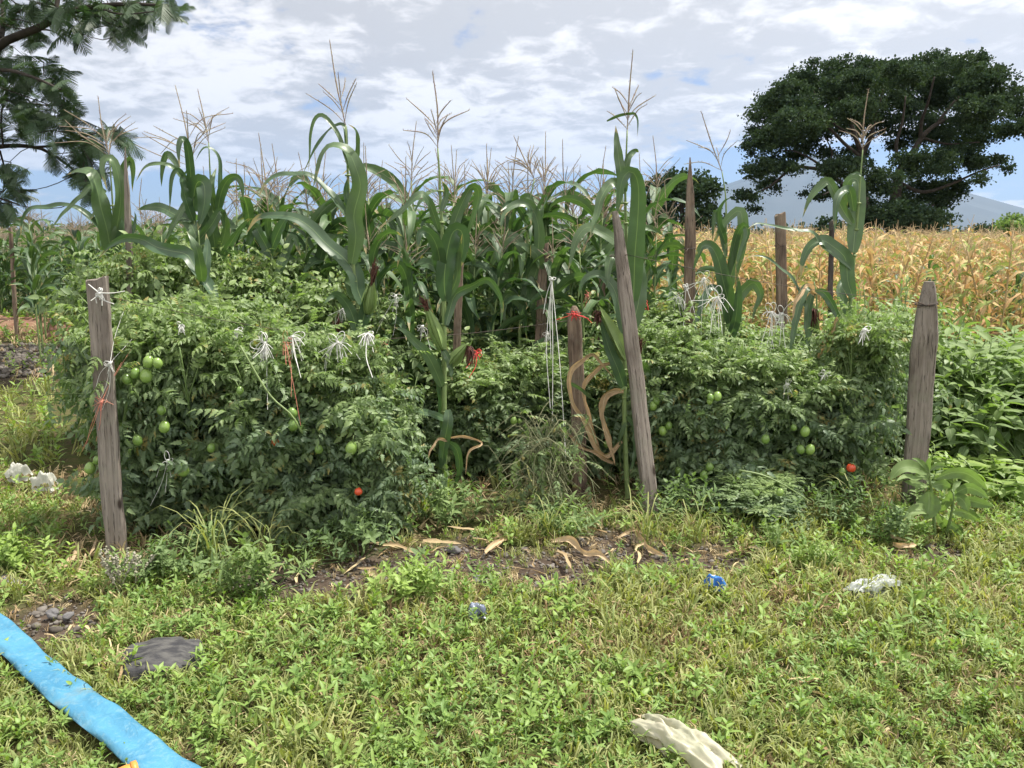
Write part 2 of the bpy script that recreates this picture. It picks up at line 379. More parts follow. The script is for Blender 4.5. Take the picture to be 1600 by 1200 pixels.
MT['slate'] = plain('slate', (0.030,0.030,0.034,1), (0.085,0.083,0.08,1), rough=0.85, scale=16, bump=1.0, bscale=14, stretch=(1,2.4,1))
MT['pebble'] = plain('pebble', (0.07,0.06,0.05,1), (0.16,0.145,0.13,1), rough=0.9, scale=6)

# ================================================================== THE SETTING
def vnoise(x, y, f, seed=0):             # cheap smooth value noise for heights and patches
    x = np.asarray(x)*f + seed*17.3; y = np.asarray(y)*f - seed*9.1
    xi, yi = np.floor(x), np.floor(y); fx, fy = x-xi, y-yi
    def h(a, b): return np.modf(np.abs(np.sin(a*127.1+b*311.7+seed)*43758.5453))[0]
    sx, sy = fx*fx*(3-2*fx), fy*fy*(3-2*fy)
    return (h(xi,yi)*(1-sx)+h(xi+1,yi)*sx)*(1-sy)+(h(xi,yi+1)*(1-sx)+h(xi+1,yi+1)*sx)*sy
BARE = [(470,905,150,34),(690,872,130,34),(850,885,120,45),(1130,878,85,38),(70,962,90,42),(940,862,100,30),
        (40,562,110,42),(1030,872,60,28),(1440,862,60,20),(255,1036,80,36),(600,880,90,30)]
def bare(x, y):
    px, py = ground_px(x, y); b = np.zeros_like(px)
    jx = (vnoise(x,y,3,1)-.5)*60; jy = (vnoise(x,y,3,2)-.5)*30
    for cx, cy_, rx, ry in BARE:
        d = ((px+jx-cx)/rx)**2 + ((py+jy-cy_)/ry)**2
        b = np.maximum(b, np.clip(1.25-d, 0, 1))
    return b
def height(x, y):
    return 0.03*(vnoise(x,y,1.3,3)-.5) + 0.018*(vnoise(x,y,5,4)-.5) + 0.010*(vnoise(x,y,16,5)-.5)
def axis_grid(lo, hi, step, far_lo, far_hi):
    a = list(np.arange(lo, hi+1e-6, step)); s_ = step*1.6; v = hi
    while v < far_hi: v += s_; s_ *= 1.35; a.append(min(v, far_hi))
    s_ = step*1.6; v = lo
    while v > far_lo: v -= s_; s_ *= 1.35; a.insert(0, max(v, far_lo))
    return np.array(a)
gx = axis_grid(-6, 6, 0.04, -20000, 20000); gy = axis_grid(1.2, 8, 0.04, -300, 21000)
XX, YY = np.meshgrid(gx, gy)
near = np.exp(-np.clip((np.hypot(XX, YY-4)-12)/10, 0, 50))
ZZ = height(XX, YY)*near - 0.02
bb = bare(XX, np.maximum(YY, 0.5))*near
lawn = np.clip(1-bb, 0, 1)
g = G(); nx, ny = len(gx), len(gy)
i, j = np.meshgrid(np.arange(ny-1), np.arange(nx-1), indexing='ij')
g.add(np.stack([XX, YY, ZZ], -1).reshape(-1,3), np.stack([i*nx+j, i*nx+j+1, (i+1)*nx+j+1, (i+1)*nx+j], -1).reshape(-1,4),
      None, np.stack([lawn, 0*lawn, near], -1).reshape(-1,3))
m, t, out = new_mat('soil_and_thatch')
a = t.node('ShaderNodeAttribute', attribute_name='lc').outputs['Vector']; lw, _, nr = t.sep(a)
pos = t.node('ShaderNodeNewGeometry').outputs['Position']
n1 = t.noise(pos, 9, 8, 0.65); n2 = t.noise(pos, 60, 5, 0.6); n3 = t.noise(pos, 1.1, 4)
soil = t.mix(t.ss(n1, .35, .65), (0.035,0.026,0.020,1), (0.085,0.064,0.048,1))
soil = t.mix(t.m('MULTIPLY', t.ss(n2, .60, .68), .6), soil, (0.17,0.145,0.12,1))
th = t.mix(t.ss(n2, .4, .6), (0.050,0.045,0.022,1), (0.14,0.105,0.055,1))
th = t.mix(t.ss(n1, .35, .62), th, (0.060,0.075,0.022,1))
fc = t.m('MULTIPLY', lw, t.ss(n1, .22, .5))
near_c = t.mix(fc, soil, th)
far_c = t.mix(t.ss(n3, .4, .6), (0.11,0.085,0.05,1), (0.075,0.09,0.035,1))
p = t.node('ShaderNodeBsdfPrincipled'); t.put(p.inputs['Base Color'], t.mix(nr, far_c, near_c)); p.inputs['Roughness'].default_value = .95; p.inputs['Specular IOR Level'].default_value = .1
b = t.node('ShaderNodeBump'); b.inputs['Strength'].default_value = .9; b.inputs['Distance'].default_value = .012
t.put(b.inputs['Height'], t.m('ADD', n1, t.m('MULTIPLY', n2, .5))); t.l.new(b.outputs[0], p.inputs['Normal']); t.l.new(p.outputs[0], out.inputs[0])
tag(g.build('ground', m), kind='structure')

# far mountain and a low reddish soil mound
MP = np.array([4900., 12500.])
rr = np.linspace(0, 1, 34)[:,None]; th_ = np.linspace(0, 2*np.pi, 90, endpoint=False)[None]
rad = 4500*rr*(1+0*th_)
hh = 1330*np.clip(1-rr, 0, 1)**1.35*(1+0*th_)
rid = (np.sin(th_*9+1)*.5+np.sin(th_*17+2)*.3+np.sin(th_*31)*.2)*90*np.sin(np.pi*np.clip(rr*1.1,0,1)) + 0*hh
hh = np.maximum(hh + rid, -5)
Vm = np.stack([MP[0]+rad*np.cos(th_), MP[1]+rad*np.sin(th_)*0.9, hh-4], -1).reshape(-1,3)
i, j = np.meshgrid(np.arange(33), np.arange(90), indexing='ij'); j2 = (j+1)%90
g = G(); g.add(Vm, np.stack([i*90+j, (i+1)*90+j, (i+1)*90+j2, i*90+j2], -1).reshape(-1,4))
tag(g.build('mountain', plain('mountain_forest', (0.02,0.03,0.024,1), (0.035,0.045,0.035,1), scale=.002, coords='Object')), kind='structure')

def bump_mound(name, c, rx, ry, h, mat, seed, n=40):
    u = np.linspace(-1,1,n); A_, B_ = np.meshgrid(u,u); d = np.sqrt(A_**2+B_**2)
    z = h*np.clip(1-d**2, 0, 1)**.8*(.55+.9*vnoise(A_,B_,3,seed)) + .1*h*vnoise(A_,B_,9,seed+1)*(d<1) - .03
    g = G(); i, j = np.meshgrid(np.arange(n-1), np.arange(n-1), indexing='ij')
    g.add(np.stack([c[0]+A_*rx, c[1]+B_*ry, z], -1).reshape(-1,3), np.stack([i*n+j, i*n+j+1, (i+1)*n+j+1, (i+1)*n+j], -1).reshape(-1,4))
    return g.build(name, mat)
red = plain('red_soil', (0.13,0.06,0.04,1), (0.19,0.12,0.075,1), rough=.95, scale=5, bump=1, bscale=14)
tag(bump_mound('soil_mound', (-9.6, 13.2), 2.6, .8, .26, red, 5), kind='structure')
tag(bump_mound('soil_mound', (-6.9, 12.6), 1.2, .6, .20, red, 8), kind='structure')
grav = plain('broken_ground', (0.075,0.062,0.052,1), (0.16,0.14,0.12,1), rough=.95, scale=16, bump=1, bscale=20)
tag(bump_mound('gravel_patch', (-7.4, 9.9), 2.6, 1.3, .05, grav, 9), kind='structure')

# ================================================================== HOSE, LITTER, STONES
hose_px = [(-150,905),(-70,950),(0,998),(60,1052),(120,1106),(180,1152),(240,1200),(300,1240),(370,1290)]
hose_c = spline([GP(*q)+np.array([0,0,.032+.006*math.sin(k*1.7)]) for k, q in enumerate(hose_px)], 150)
def build_hose():
    T = nrm(np.gradient(hose_c, axis=0)); S = nrm(np.cross(T, [0,0,1.])); N = np.cross(S, T)
    n = len(hose_c); s_ = np.linspace(0,1,n)
    wob = .5+.5*vnoise(s_*9, s_*0, 1, 3); hw = .060*(1+.03*np.sin(s_*23)+.02*np.sin(s_*61+1))
    prof = [(-1,0),(-.97,.28),(-.8,.55),(-.5,.7),(-.15,.55),(.15,.6),(.5,.85),(.8,.7),(.97,.3),(1,0),(.9,-.35),(.4,-.5),(-.4,-.5),(-.9,-.35)]
    k = len(prof); V = []
    for a_, (u, v) in enumerate(prof):
        th = .017*v*(.75+.8*vnoise(s_*14+a_*.35, s_*0+a_*.8, 1, 6)) + .004*np.sin(s_*70+u*5)*(1 if v>0 else 0)
        V.append(hose_c + S*(u*hw)[:,None] + N*th[:,None] + N*(0.005*u*np.sin(s_*15))[:,None])
    V = np.stack(V, 1).reshape(-1,3)
    i, j = np.meshgrid(np.arange(n-1), np.arange(k), indexing='ij'); j2 = (j+1)%k
    at = np.stack([np.tile(np.arange(k)/k, n), np.repeat(s_, k), np.full(n*k,.5)], 1)
    g = G(); g.add(V, np.stack([i*k+j, i*k+j2, (i+1)*k+j2, (i+1)*k+j], -1).reshape(-1,4), None, at)
    m, t, out = new_mat('blue_hose')
    v = t.node('ShaderNodeTexCoord').outputs['Object']
    n1 = t.noise(v, 5, 5); n2 = t.noise(v, 50, 4, .7)
    c = t.mix(t.ss(n1, .35, .65), (0.040,0.165,0.28,1), (0.065,0.225,0.345,1))
    c = t.mix(t.m('MULTIPLY', t.ss(n2, .50, .66), .55), c, (0.13,0.26,0.33,1))
    n4 = t.noise(v, 2.2, 6, .6); c = t.mix(t.m('MULTIPLY', t.ss(n4, .54, .62), .5), c, (0.17,0.20,0.18,1))
    p = t.node('ShaderNodeBsdfPrincipled'); t.put(p.inputs['Base Color'], c); p.inputs['Roughness'].default_value=.5
    b = t.node('ShaderNodeBump'); b.inputs['Strength'].default_value=.8; b.inputs['Distance'].default_value=.012
    t.put(b.inputs['Height'], t.m('ADD', t.noise(v, 11, 6, .6, 1.2), t.m('MULTIPLY', t.noise(v, 45, 4), .25))); t.l.new(b.outputs[0], p.inputs['Normal']); t.l.new(p.outputs[0], out.inputs[0])
    return tag(g.build('hose', m), 'flat bright blue irrigation hose lying across the grass', 'hose')
build_hose()
def hose_dist(x, y):
    d = np.full(len(x), 9.)
    for c in hose_c[::3]: d = np.minimum(d, np.hypot(x-c[0], y-c[1]))
    return d

def lumpy(g, c, r, seed, seg=14, amp=.35, flat=.5, mi=0, rot=0.0, tint=.5, freq=1.6):
    c = np.asarray(c, float); r = np.asarray(r, float)*np.ones(3)
    th = np.linspace(0, 2*np.pi, seg, endpoint=False); ph = np.linspace(.001, np.pi-.001, seg//2+2)
    A_, B_ = np.meshgrid(th, ph); D = np.stack([np.sin(B_)*np.cos(A_), np.sin(B_)*np.sin(A_), np.cos(B_)], -1)
    rs = np.random.default_rng(seed); K = rs.normal(size=(5,3)); phs = rs.uniform(0,6,5)
    w_ = 1 + amp*sum(np.sin(freq*(k+1)*.7*(D@K[k])+phs[k])/(k+1.5) for k in range(5))
    D = np.sign(D)*np.abs(D)**flat if flat != 1 else D
    V = D*w_[...,None]*r; cr, sr = math.cos(rot), math.sin(rot)
    V = np.stack([V[...,0]*cr-V[...,1]*sr, V[...,0]*sr+V[...,1]*cr, V[...,2]], -1) + c
    n1, n2 = V.shape[:2]; i, j = np.meshgrid(np.arange(n1-1), np.arange(n2), indexing='ij'); j2=(j+1)%n2
    at = np.full((n1*n2,3), tint)
    g.add(V.reshape(-1,3), np.stack([i*n2+j, (i+1)*n2+j, (i+1)*n2+j2, i*n2+j2], -1).reshape(-1,4), None, at, mi)

g = G(); c = GP(253,1034)
lumpy(g, (c[0],c[1],.012), (.145,.125,.045), 3, seg=44, amp=.14, flat=.72, rot=.25, freq=1.5)
tag(g.build('stone', MT['slate'], smooth=False), 'flat dark grey stone slab bedded in the grass near the hose', 'stone')
for k, (px, py, r, lab) in enumerate([(82,962,.035,'small grey stone left of the dark hollow near the hose'),(106,966,.025,'smallest grey stone in the dark hollow near the hose'),
        (18,915,.06,'pale rounded stone at the left edge above the hose'),(708,862,.03,'pale stone on bare soil before the tomato rows'),(505,968,.028,'small stone in the soil below the left hedge'),
        (747,912,.035,'low grey stone at the middle of the bare soil strip'),(1187,862,.03,'grey stone on the bare soil patch at right'),(668,925,.03,'stone at the lawn edge below the maize with two ears')]):
    g = G(); c = GP(px,py); lumpy(g, (c[0],c[1],.008), (r,r*.8,r*.6), k+20, seg=18, flat=.9, rot=k)
    tag(g.build('stone', MT['stone'], smooth=False), lab, 'stone')

def crumple(px, py, w_, h_, seed, name, lab, mats, z=.03, amp=.05, rot=0, n=26, closed=True, outline=None):
    c = GP(px, py); u = np.linspace(-1,1,n); A_, B_ = np.meshgrid(u,u)
    rs = np.random.default_rng(seed)
    edge = 1 + .12*np.sin(A_*5+seed)+.10*np.sin(B_*7+seed*2)
    X_ = A_*w_*edge*(1 if outline is None else np.interp(B_, outline[0], outline[1])); Y_ = B_*h_*edge
    def crease(f): 
        a = rs.uniform(0,6.28); return np.abs(((A_*math.cos(a)+B_*math.sin(a)*h_/w_)*f+rs.uniform()+.4*vnoise(A_,B_,2,seed)) % 1 - .5)*2
    zz = amp*(.8*crease(1.1)+.5*crease(2.1)+.9*vnoise(A_+3,B_+3,3.1,seed)+.6*vnoise(A_+3,B_+3,7.3,seed+1)+.25*vnoise(A_+3,B_+3,15,seed+2)) 
    puff = z*np.clip(1-(A_**4+B_**4)/1.2, 0, 1)
    cr, sr = math.cos(rot), math.sin(rot); g = G()
    i, j = np.meshgrid(np.arange(n-1), np.arange(n-1), indexing='ij'); F = np.stack([i*n+j, i*n+j+1, (i+1)*n+j+1, (i+1)*n+j], -1).reshape(-1,4)
    top = np.stack([X_*cr-Y_*sr+c[0], X_*sr+Y_*cr+c[1], zz+puff+.02], -1).reshape(-1,3)
    bot = np.stack([X_*cr-Y_*sr+c[0], X_*sr+Y_*cr+c[1], zz*.4+.012+puff*.15], -1).reshape(-1,3)
    at = np.stack([(A_+1)/2, (B_+1)/2, 0*A_+.5], -1).reshape(-1,3)
    g.add(top, F, None, at); g.add(bot, F[:,::-1], None, at)
    o = g.build(name, mats); return tag(o, lab, 'litter')
bagm = plain('bag_white', (0.62,0.62,0.56,1), (0.46,0.47,0.41,1), rough=.35, spec=.5, scale=16, trans=.4)
bagc = plain('bag_clear', (0.50,0.53,0.50,1), (0.36,0.40,0.36,1), rough=.25, spec=.6, scale=22, trans=.4)
bagy = plain('bag_cream', (0.60,0.57,0.44,1), (0.44,0.44,0.32,1), rough=.35, spec=.5, scale=12, trans=.35)
crumple(1062,1185,.052,.15,4,'plastic_bag','crumpled translucent cream plastic bag at the bottom edge of the lawn',bagy,z=.045,amp=.018,rot=.75,n=44,outline=([-1,-.4,.5,1],[1.2,1.3,.95,.8]))
crumple(1360,932,.15,.045,9,'plastic_bag','twisted clear plastic bag lying on the grass at right',bagc,z=.03,amp=.018,rot=.42,n=40,outline=([-1,1],[.8,1.1]))
crumple(74,772,.075,.04,12,'plastic_sack','white torn plastic sack on the ground beside the left hedge',bagm,z=.05,amp=.035,rot=-.2,n=36)
crumple(30,758,.07,.03,15,'plastic_sack','pale plastic sack scrap at the left edge of the photo',bagm,z=.05,amp=.035,rot=.3,n=30)
crumple(1100,958-20,.0,.0,1,'x','x',bagm) if False else None
# blue sweet wrapper: foil sheet with a white printed panel
wb = plain('wrapper_blue', (0.02,0.09,0.42,1), (0.03,0.20,0.60,1), rough=.25, spec=.6, scale=30)
w1 = crumple(1116,926,.045,.022,21,'wrapper','crumpled shiny blue wrapper with white print on the lawn edge',wb,z=.042,amp=.012,rot=-.5,n=24)
w1p = plain('wrapper_print', (0.75,0.78,0.8,1), (0.6,0.65,0.7,1), rough=.3)
w1.data.materials.append(w1p)
for f in w1.data.polygons[:529]:
    q = f.index; a_, b_ = divmod(q, 23)
    if 5 < b_ < 11 and (a_ % 6) in (1,2,3): f.material_index = 1
crumple(745,970,.036,.02,23,'wrapper','crumpled grey blue foil wrapper in the middle of the lawn',plain('wrapper_grey',(0.10,0.12,0.18,1),(0.2,0.23,0.3,1),rough=.25,spec=.6,scale=20),z=.035,amp=.014,rot=.1,n=24)
# orange coupling lying by the hose
g = G(); c = GP(200,1222); ang = np.array([.8,.55,0]); 
tube(g, [c+[0,0,.03]-nrm(ang)*.03, c+[0,0,.03], c+[0,0,.03]+nrm(ang)*.03], [.022,.024,.022], 20)
tube(g, [c+[0,0,.03]+nrm(ang)*.012, c+[0,0,.03]+nrm(ang)*.028], [.028,.028], 20)
tag(g.build('hose_coupling', plain('orange_plastic',(0.62,0.20,0.03,1),(0.55,0.24,0.06,1),rough=.4)), 'orange plastic coupling beside the blue hose at the bottom edge', 'coupling')

# ================================================================== POSTS
def post(bpx, bY, tpx, tY, wpx, depth, top, mat, label, yaw=0.0, sides=8, square=.35, taper=(1,1), name='wooden_post', knots=()):
    b = P(bpx[0], bpx[1], bY); b[2] = max(min(b[2], 0.0), -0.15); b[2] = -.08
    tp = P(tpx[0], tpx[1], tY); L = np.linalg.norm(tp-b); wd = wpx*pxm((bY+tY)/2)
    n = 44; s_ = np.linspace(0,1,n); rs = np.random.default_rng(int(bpx[0]))
    wv = np.interp(s_, np.linspace(0,1,len(taper)), taper)
    if top == 'point': wv = wv*np.interp(s_, [0,.80,.9,.97,1], [1,1,.72,.30,.12])
    if top == 'dome': wv = wv*np.interp(s_, [0,.90,.95,.985,1], [1,1,.88,.62,.30])
    if top == 'cut': wv = wv*np.interp(s_, [0,.76,.88,.985,1], [1,1,.84,.52,.40])
    th = np.linspace(0, 2*np.pi, 16, endpoint=False); ex = square
    cx = np.sign(np.cos(th))*np.abs(np.cos(th))**ex; cyy = np.sign(np.sin(th))*np.abs(np.sin(th))**ex
    dx = .5*wd; dy = .5*depth
    wob = np.cumsum(rs.normal(0,.0012,(n,2)),0)
    V = []
    for k in range(n):
        rx = dx*wv[k]; ry = dy*(wv[k] if top!='flat' else 1)
        jit = 1+.025*np.sin(th*3+k*.13)+rs.normal(0,.007,16)
        zz = s_[k]*L + (rs.normal(0,.006,16) + .012*cx if k==n-1 and top=='flat' else 0)
        V.append(np.stack([cx*rx*jit+wob[k,0], cyy*ry*jit+wob[k,1], zz+0*th], 1))
    V = np.array(V).reshape(-1,3)
    i, j = np.meshgrid(np.arange(n-1), np.arange(16), indexing='ij'); j2=(j+1)%16
    F = np.stack([i*16+j, i*16+j2, (i+1)*16+j2, (i+1)*16+j], -1).reshape(-1,4)
    V = np.vstack([V, [[wob[-1,0],wob[-1,1],L+.002]]]); F3 = np.stack([np.full(16,n*16), (n-1)*16+np.arange(16), (n-1)*16+(np.arange(16)+1)%16], 1)
    g = G(); g.add(V, F, F3)
    o = g.build(name, mat); o.location = b
    z = Vector(tp-b).normalized(); q = Vector((0,0,1)).rotation_difference(z)
    o.rotation_mode = 'QUATERNION'; o.rotation_quaternion = q @ Quaternion((0,0,1), yaw)
    for p_ in o.data.polygons: pass
    try: o.data.set_sharp_from_angle(angle=R(35))
    except Exception: pass
    return tag(o, label, 'post'), b, tp
post((186,905),3.72,(154,436),3.78,29,.048,'flat',MT['wood_grey'],'tall grey weathered plank post at the left end of the tomato hedge',yaw=.22,taper=(1.0,1.02,1,1.02),square=.2)
post((1428,775),4.35,(1449,440),4.35,33,.085,'cut',MT['wood_grey'],'thick tapered grey brown post at the right end before the broad leaved bushes',yaw=-.3,taper=(1,1.0,1.05,1.08,1.0),square=.45)
post((1022,800),4.25,(961,330),4.5,22,.05,'cut',MT['wood_grey'],'long leaning grey post beside the maize with the dry curled leaves',yaw=.2,taper=(1.1,1.08,1,.95,.9),square=.3)
post((906,800),4.75,(897,478),4.75,23,.075,'dome',MT['wood_brown'],'short brown post with red string tied round its rounded top',yaw=.1,taper=(1.05,1,.95),square=.7)
post((834,760),5.55,(851,382),5.7,17,.05,'flat',MT['wood_brown'],'brown leaning post between the maize plants in the middle',yaw=.1,taper=(1.1,1,.8))
post((1074,640),5.9,(1078,246),5.95,16,.05,'point',MT['wood_brown'],'tall straight post with a sharp pointed top',yaw=.1,taper=(1.05,1.05,1,.8))
post((1229,570),6.9,(1220,334),6.9,16,.05,'flat',MT['wood_brown'],'flat topped light brown post standing before the dry maize field',yaw=.15,taper=(1.1,1,.95))
post((1306,560),6.6,(1301,345),6.6,8,.035,'flat',MT['wood_dark'],'thin dark almost black post near the right tasselled maize',square=.8,taper=(1.2,1,.9))
post((199,560),5.5,(193,230),5.5,9,.035,'point',MT['wood_grey'],'thin pale pole rising above the left maize cluster',taper=(1.2,1,.9))
post((936,560),7.5,(944,284),7.5,12,.045,'flat',MT['wood_brown'],'pale brown post behind the tall maize with the torn leaf',taper=(1.1,1,.8))
post((706,680),5.3,(716,405),5.3,12,.04,'flat',MT['wood_brown'],'slim faded post just behind the maize with two green ears',taper=(1.1,1,.9))
post((640,560),8,(627,306),8,7,.035,'point',MT['wood_brown'],'thin reddish brown stake among the maize tassels left of centre',taper=(1.2,1,.7))
post((20,480),12,(18,356),12,5,.05,'flat',MT['wood_brown'],'distant thin stake at the left edge before the far maize',taper=(1,1,.9))
# wires: one between the near posts, one along the back row
def wire(pts, label, sag=.02, r=.0016):
    g = G()
    for a_, b_ in zip(pts[:-1], pts[1:]):
        a_, b_ = np.array(a_), np.array(b_); mid = (a_+b_)/2 - [0,0,sag]
        tube(g, [a_, mid, b_], r, 5, n=14)
    tag(g.build('fence_wire', MT['wire']), label, 'wire')
wire([P(160,462,3.80), P(560,532,4.2), P(896,500,4.80)], 'thin dark wire from the left plank post to the red tied post')
wire([P(896,500,4.80), P(964,395,4.52), P(1449,475,4.40)], 'thin dark wire from the red tied post to the right end post', .03)
wire([P(196,440,6.6), P(851,425,5.74), P(1076,387,5.98), P(1221,384,6.93), P(1303,398,6.63)], 'rusty wire strung along the back row of posts', .03)
# wire wraps on posts
def ring(px, py, Yd, rx, ry, label, mat, name, turns=2, tail=()):
    c = P(px, py, Yd); g = G(); th = np.linspace(0, 2*np.pi*turns, 20*turns)
    tube(g, np.stack([c[0]+rx*np.cos(th), c[1]+ry*np.sin(th), c[2]+.006*np.sin(th*1.1)+.004*th/6], 1), .0028, 5)
    for tl in tail: tube(g, [c+np.array([tl[0]*.3,-ry,0]), c+np.array([tl[0],-ry-.02,tl[1]])], .0026, 4)
    tag(g.build(name, mat), label, 'wire' if 'wire' in name else 'twine')
ring(1447,476,4.35,.060,.048,'dark wire twisted round the top of the right end post',MT['wire'],'wire_wrap',2,[(-.085,.02),(-.08,-.01)])
ring(1219,384,6.9,.050,.032,'dark wire knotted round the flat topped light brown post',MT['wire'],'wire_wrap',1,[(-.05,.03),(-.04,-.03)])
ring(1077,388,5.92,.044,.032,'dark wire wrapped round the sharp pointed post',MT['wire'],'wire_wrap',1,[(-.05,-.05)])
ring(965,400,4.49,.045,.032,'dark wire wrapped round the leaning post',MT['wire'],'wire_wrap',1,[(.05,.01)])

# ================================================================== TOMATO PLANTS
def tomato_leaf_tpl(seed, n_pair=3, simple=False):
    rs = np.random.default_rng(seed); g = G()
    S = [0,.08,.20,.28,.42,.50,.64,.72,.86,1]; Wp = [.06,.5,1.,.58,.95,.5,.72,.36,.28,0]
    if simple: S, Wp = [0,.2,.45,.75,1], [.1,.9,1,.6,0]
    def rc(x): return np.array([x, .04*math.sin(x*3+seed), -.38*x*x + .06*x])
    tube(g, [rc(x) for x in np.linspace(0,1,5)], [.012,.006], 4, cap=False, tint=.6)
    xs = np.linspace(.24, .86, n_pair)
    for k, x in enumerate(xs):
        for sg in (-1, 1):
            b = rc(x); L = (.36-.035*k)*rs.uniform(.8,1.15); a_ = R(rs.uniform(48,72))
            d = np.array([math.cos(a_), sg*math.sin(a_), -.25-.5*x+rs.normal(0,.15)])
            up = np.array([rs.normal(0,.25), rs.normal(0,.25), 1])
            leaflet(g, b, d, up, L, L*.56, S, Wp, fold=rs.uniform(.15,.5), droop=rs.uniform(.15,.55), tint=.5+rs.normal(0,.12))
            if not simple and k < n_pair-1:
                b2 = rc(x+.1); leaflet(g, b2, d*[.6,1,1], up, L*.3, L*.2, [0,.3,.7,1], [.2,1,.8,0], fold=.3, droop=.3, tint=.5)
    leaflet(g, rc(1), np.array([1,0,-.75]), np.array([.4,0,1]), .38, .22, S, Wp, fold=.3, droop=.35, tint=.5)
    return g
TL = [tomato_leaf_tpl(k, 4) for k in range(4)]
TLS = [tomato_leaf_tpl(10+k, 3, True) for k in range(3)]
def scatter_leaves(pos, out_dir, up, scale, tint, tpls, rs):
    g = G(); idx = rs.integers(0, len(tpls), len(pos))
    for k, tp in enumerate(tpls):
        q = idx == k
        if q.any(): g.inst(tp, frames(pos[q], out_dir[q], up[q], scale[q]), tint[q])
    return g
def tomato_mesh(seed, h, rx, ry, n, tpls, lsize=(.15,.24)):
    rs = np.random.default_rng(seed); stems = G(); pos=[]; dr=[]; axs=[]
    ns = 6; tops = []
    for k in range(ns):
        a_ = rs.uniform(0,6.28); f = rs.uniform(.2,.95)
        tx, ty = rx*f*math.cos(a_), ry*f*math.sin(a_); th = h*rs.uniform(.82,1.06)
        pts = spline([(tx*.1,ty*.1,-.03),(tx*.5+rs.normal(0,.04),ty*.5,th*.4),(tx*.9,ty*.9+rs.normal(0,.04),th*.78),(tx*1.15,ty*1.15,th)], 12)
        tube(stems, pts, [.008,.004], 5, tint=rs.uniform(.3,.7)); tops.append(pts)
    ST = np.vstack(tops)
    nb = n//10; pos=[]; od=[]; up=[]; sc=[]; tint=[]
    for k in range(nb):
        zf = float(np.clip(rs.beta(1.25,.95), .04, 1)); a_ = rs.uniform(0, 2*math.pi)
        prof = .78+zf*1.4 if zf < .15 else (math.sqrt(max(1-((zf-.72)/.34)**2, .03)) if zf > .72 else 1.0)
        lump = 1+.24*math.sin(a_*3+seed+zf*6)+.22*math.sin(a_*5+zf*12+seed*2)
        r = rs.uniform(.70, 1.12) if rs.uniform() < .8 else rs.uniform(.3,.7)
        e = np.array([rx*r*prof*lump*math.cos(a_), ry*r*prof*lump*math.sin(a_), h*zf])
        tp_ = tops[rs.integers(0,ns)]; b0 = tp_[int(np.clip((zf-.12)*11, 1, 11))]
        b1 = b0 + (e-b0)*.55 + [0,0,.05]
        br = spline([b0, b1, e], 8); tube(stems, br, [.005,.003], 4, tint=.4, cap=False)
        bd = nrm(e-b0); m_ = 10; base_t = np.clip(rs.normal(.30,.15) + .55*max(zf-.66,0)/.34, 0, 1)
        for q in range(m_):
            u_ = .35+.65*q/(m_-1); bp = np.array([np.interp(u_, np.linspace(0,1,8), br[:,c]) for c in range(3)])
            sg = 1 if q%2 else -1; sd_ = np.array([-bd[1], bd[0], 0])*sg*rs.uniform(.3,1.3)
            dd = bd*rs.uniform(.3,1.0)+sd_+np.array([0,0,rs.normal(-.38,.32)+.8*max(zf-.75,0)*3])+rs.normal(0,.2,3)
            pos.append(bp+rs.normal(0,.012,3)); od.append(dd); up.append([rs.normal(0,.35)+.8*math.cos(a_), rs.normal(0,.35)+.8*math.sin(a_), .75])
            sc.append(rs.uniform(*lsize)*(1-.3*max(zf-.8,0)*3)); tint.append(np.clip(base_t+rs.normal(0,.10),0,1))
    pos, od, up, sc, tint = map(np.array, (pos, od, up, sc, tint))
    fol = scatter_leaves(pos, od, up, sc, tint, tpls, rs)
    # some thin side shoots poking out on top
    for k in range(22):
        a1 = rs.uniform(0,6.28); b = np.array([rx*.6*math.cos(a1)*rs.uniform(.2,1), ry*.6*math.sin(a1), h*.86])
        e = b + np.array([rs.normal(0,.10), rs.normal(0,.10), rs.uniform(.08,.30)])
        tube(stems, [b, (b+e)/2+[.01,0,.02], e], [.005,.002], 4, tint=.7)
        m_ = 6; tt_ = np.linspace(.35,1,m_)[:,None]; pp = b+(e-b)*tt_
        d2 = np.stack([rs.normal(0,1,m_), rs.normal(0,1,m_), rs.uniform(.2,.9,m_)],1)
        gg = scatter_leaves(pp, d2, np.tile([0,0,1.],(m_,1))+rs.normal(0,.2,(m_,3)), rs.uniform(.08,.14,m_), np.clip(rs.normal(.8,.12,m_),0,1), tpls, rs)
        for arr in ('V','A'): pass
        V_,A_,F4_,F3_,_,_ = gg.arrays(); fol.add(V_,F4_,F3_,A_)
    return fol.mesh('foliage', MT['tomato_leaf']), stems.mesh('stem', MT['tomato_stem'])
TV = [tomato_mesh(31+k, 1.15, .38, .34, 980, TL, (.105,.175)) for k in range(5)]
TB = [tomato_mesh(61+k, 1.15, .42, .38, 560, TLS, (.13,.21)) for k in range(3)]
def tomato_plant(px, Yd, top_py, w_, label, var, rot, group, back=False, wy=None):
    top = P(px, top_py, Yd); hgt = top[2]; loc = np.array([top[0], Yd, 0.0])
    fol, st = (TB if back else TV)[var]
    t_ = thing('tomato_plant', label, 'tomato plant', loc, group)
    for nm, me in (('foliage', fol), ('stem', st)):
        o = bpy.data.objects.new(nm, me); COL.objects.link(o); o.parent = t_
        o.rotation_euler = (0,0,rot); o.scale = (w_, wy or w_, hgt/1.2)
    return t_
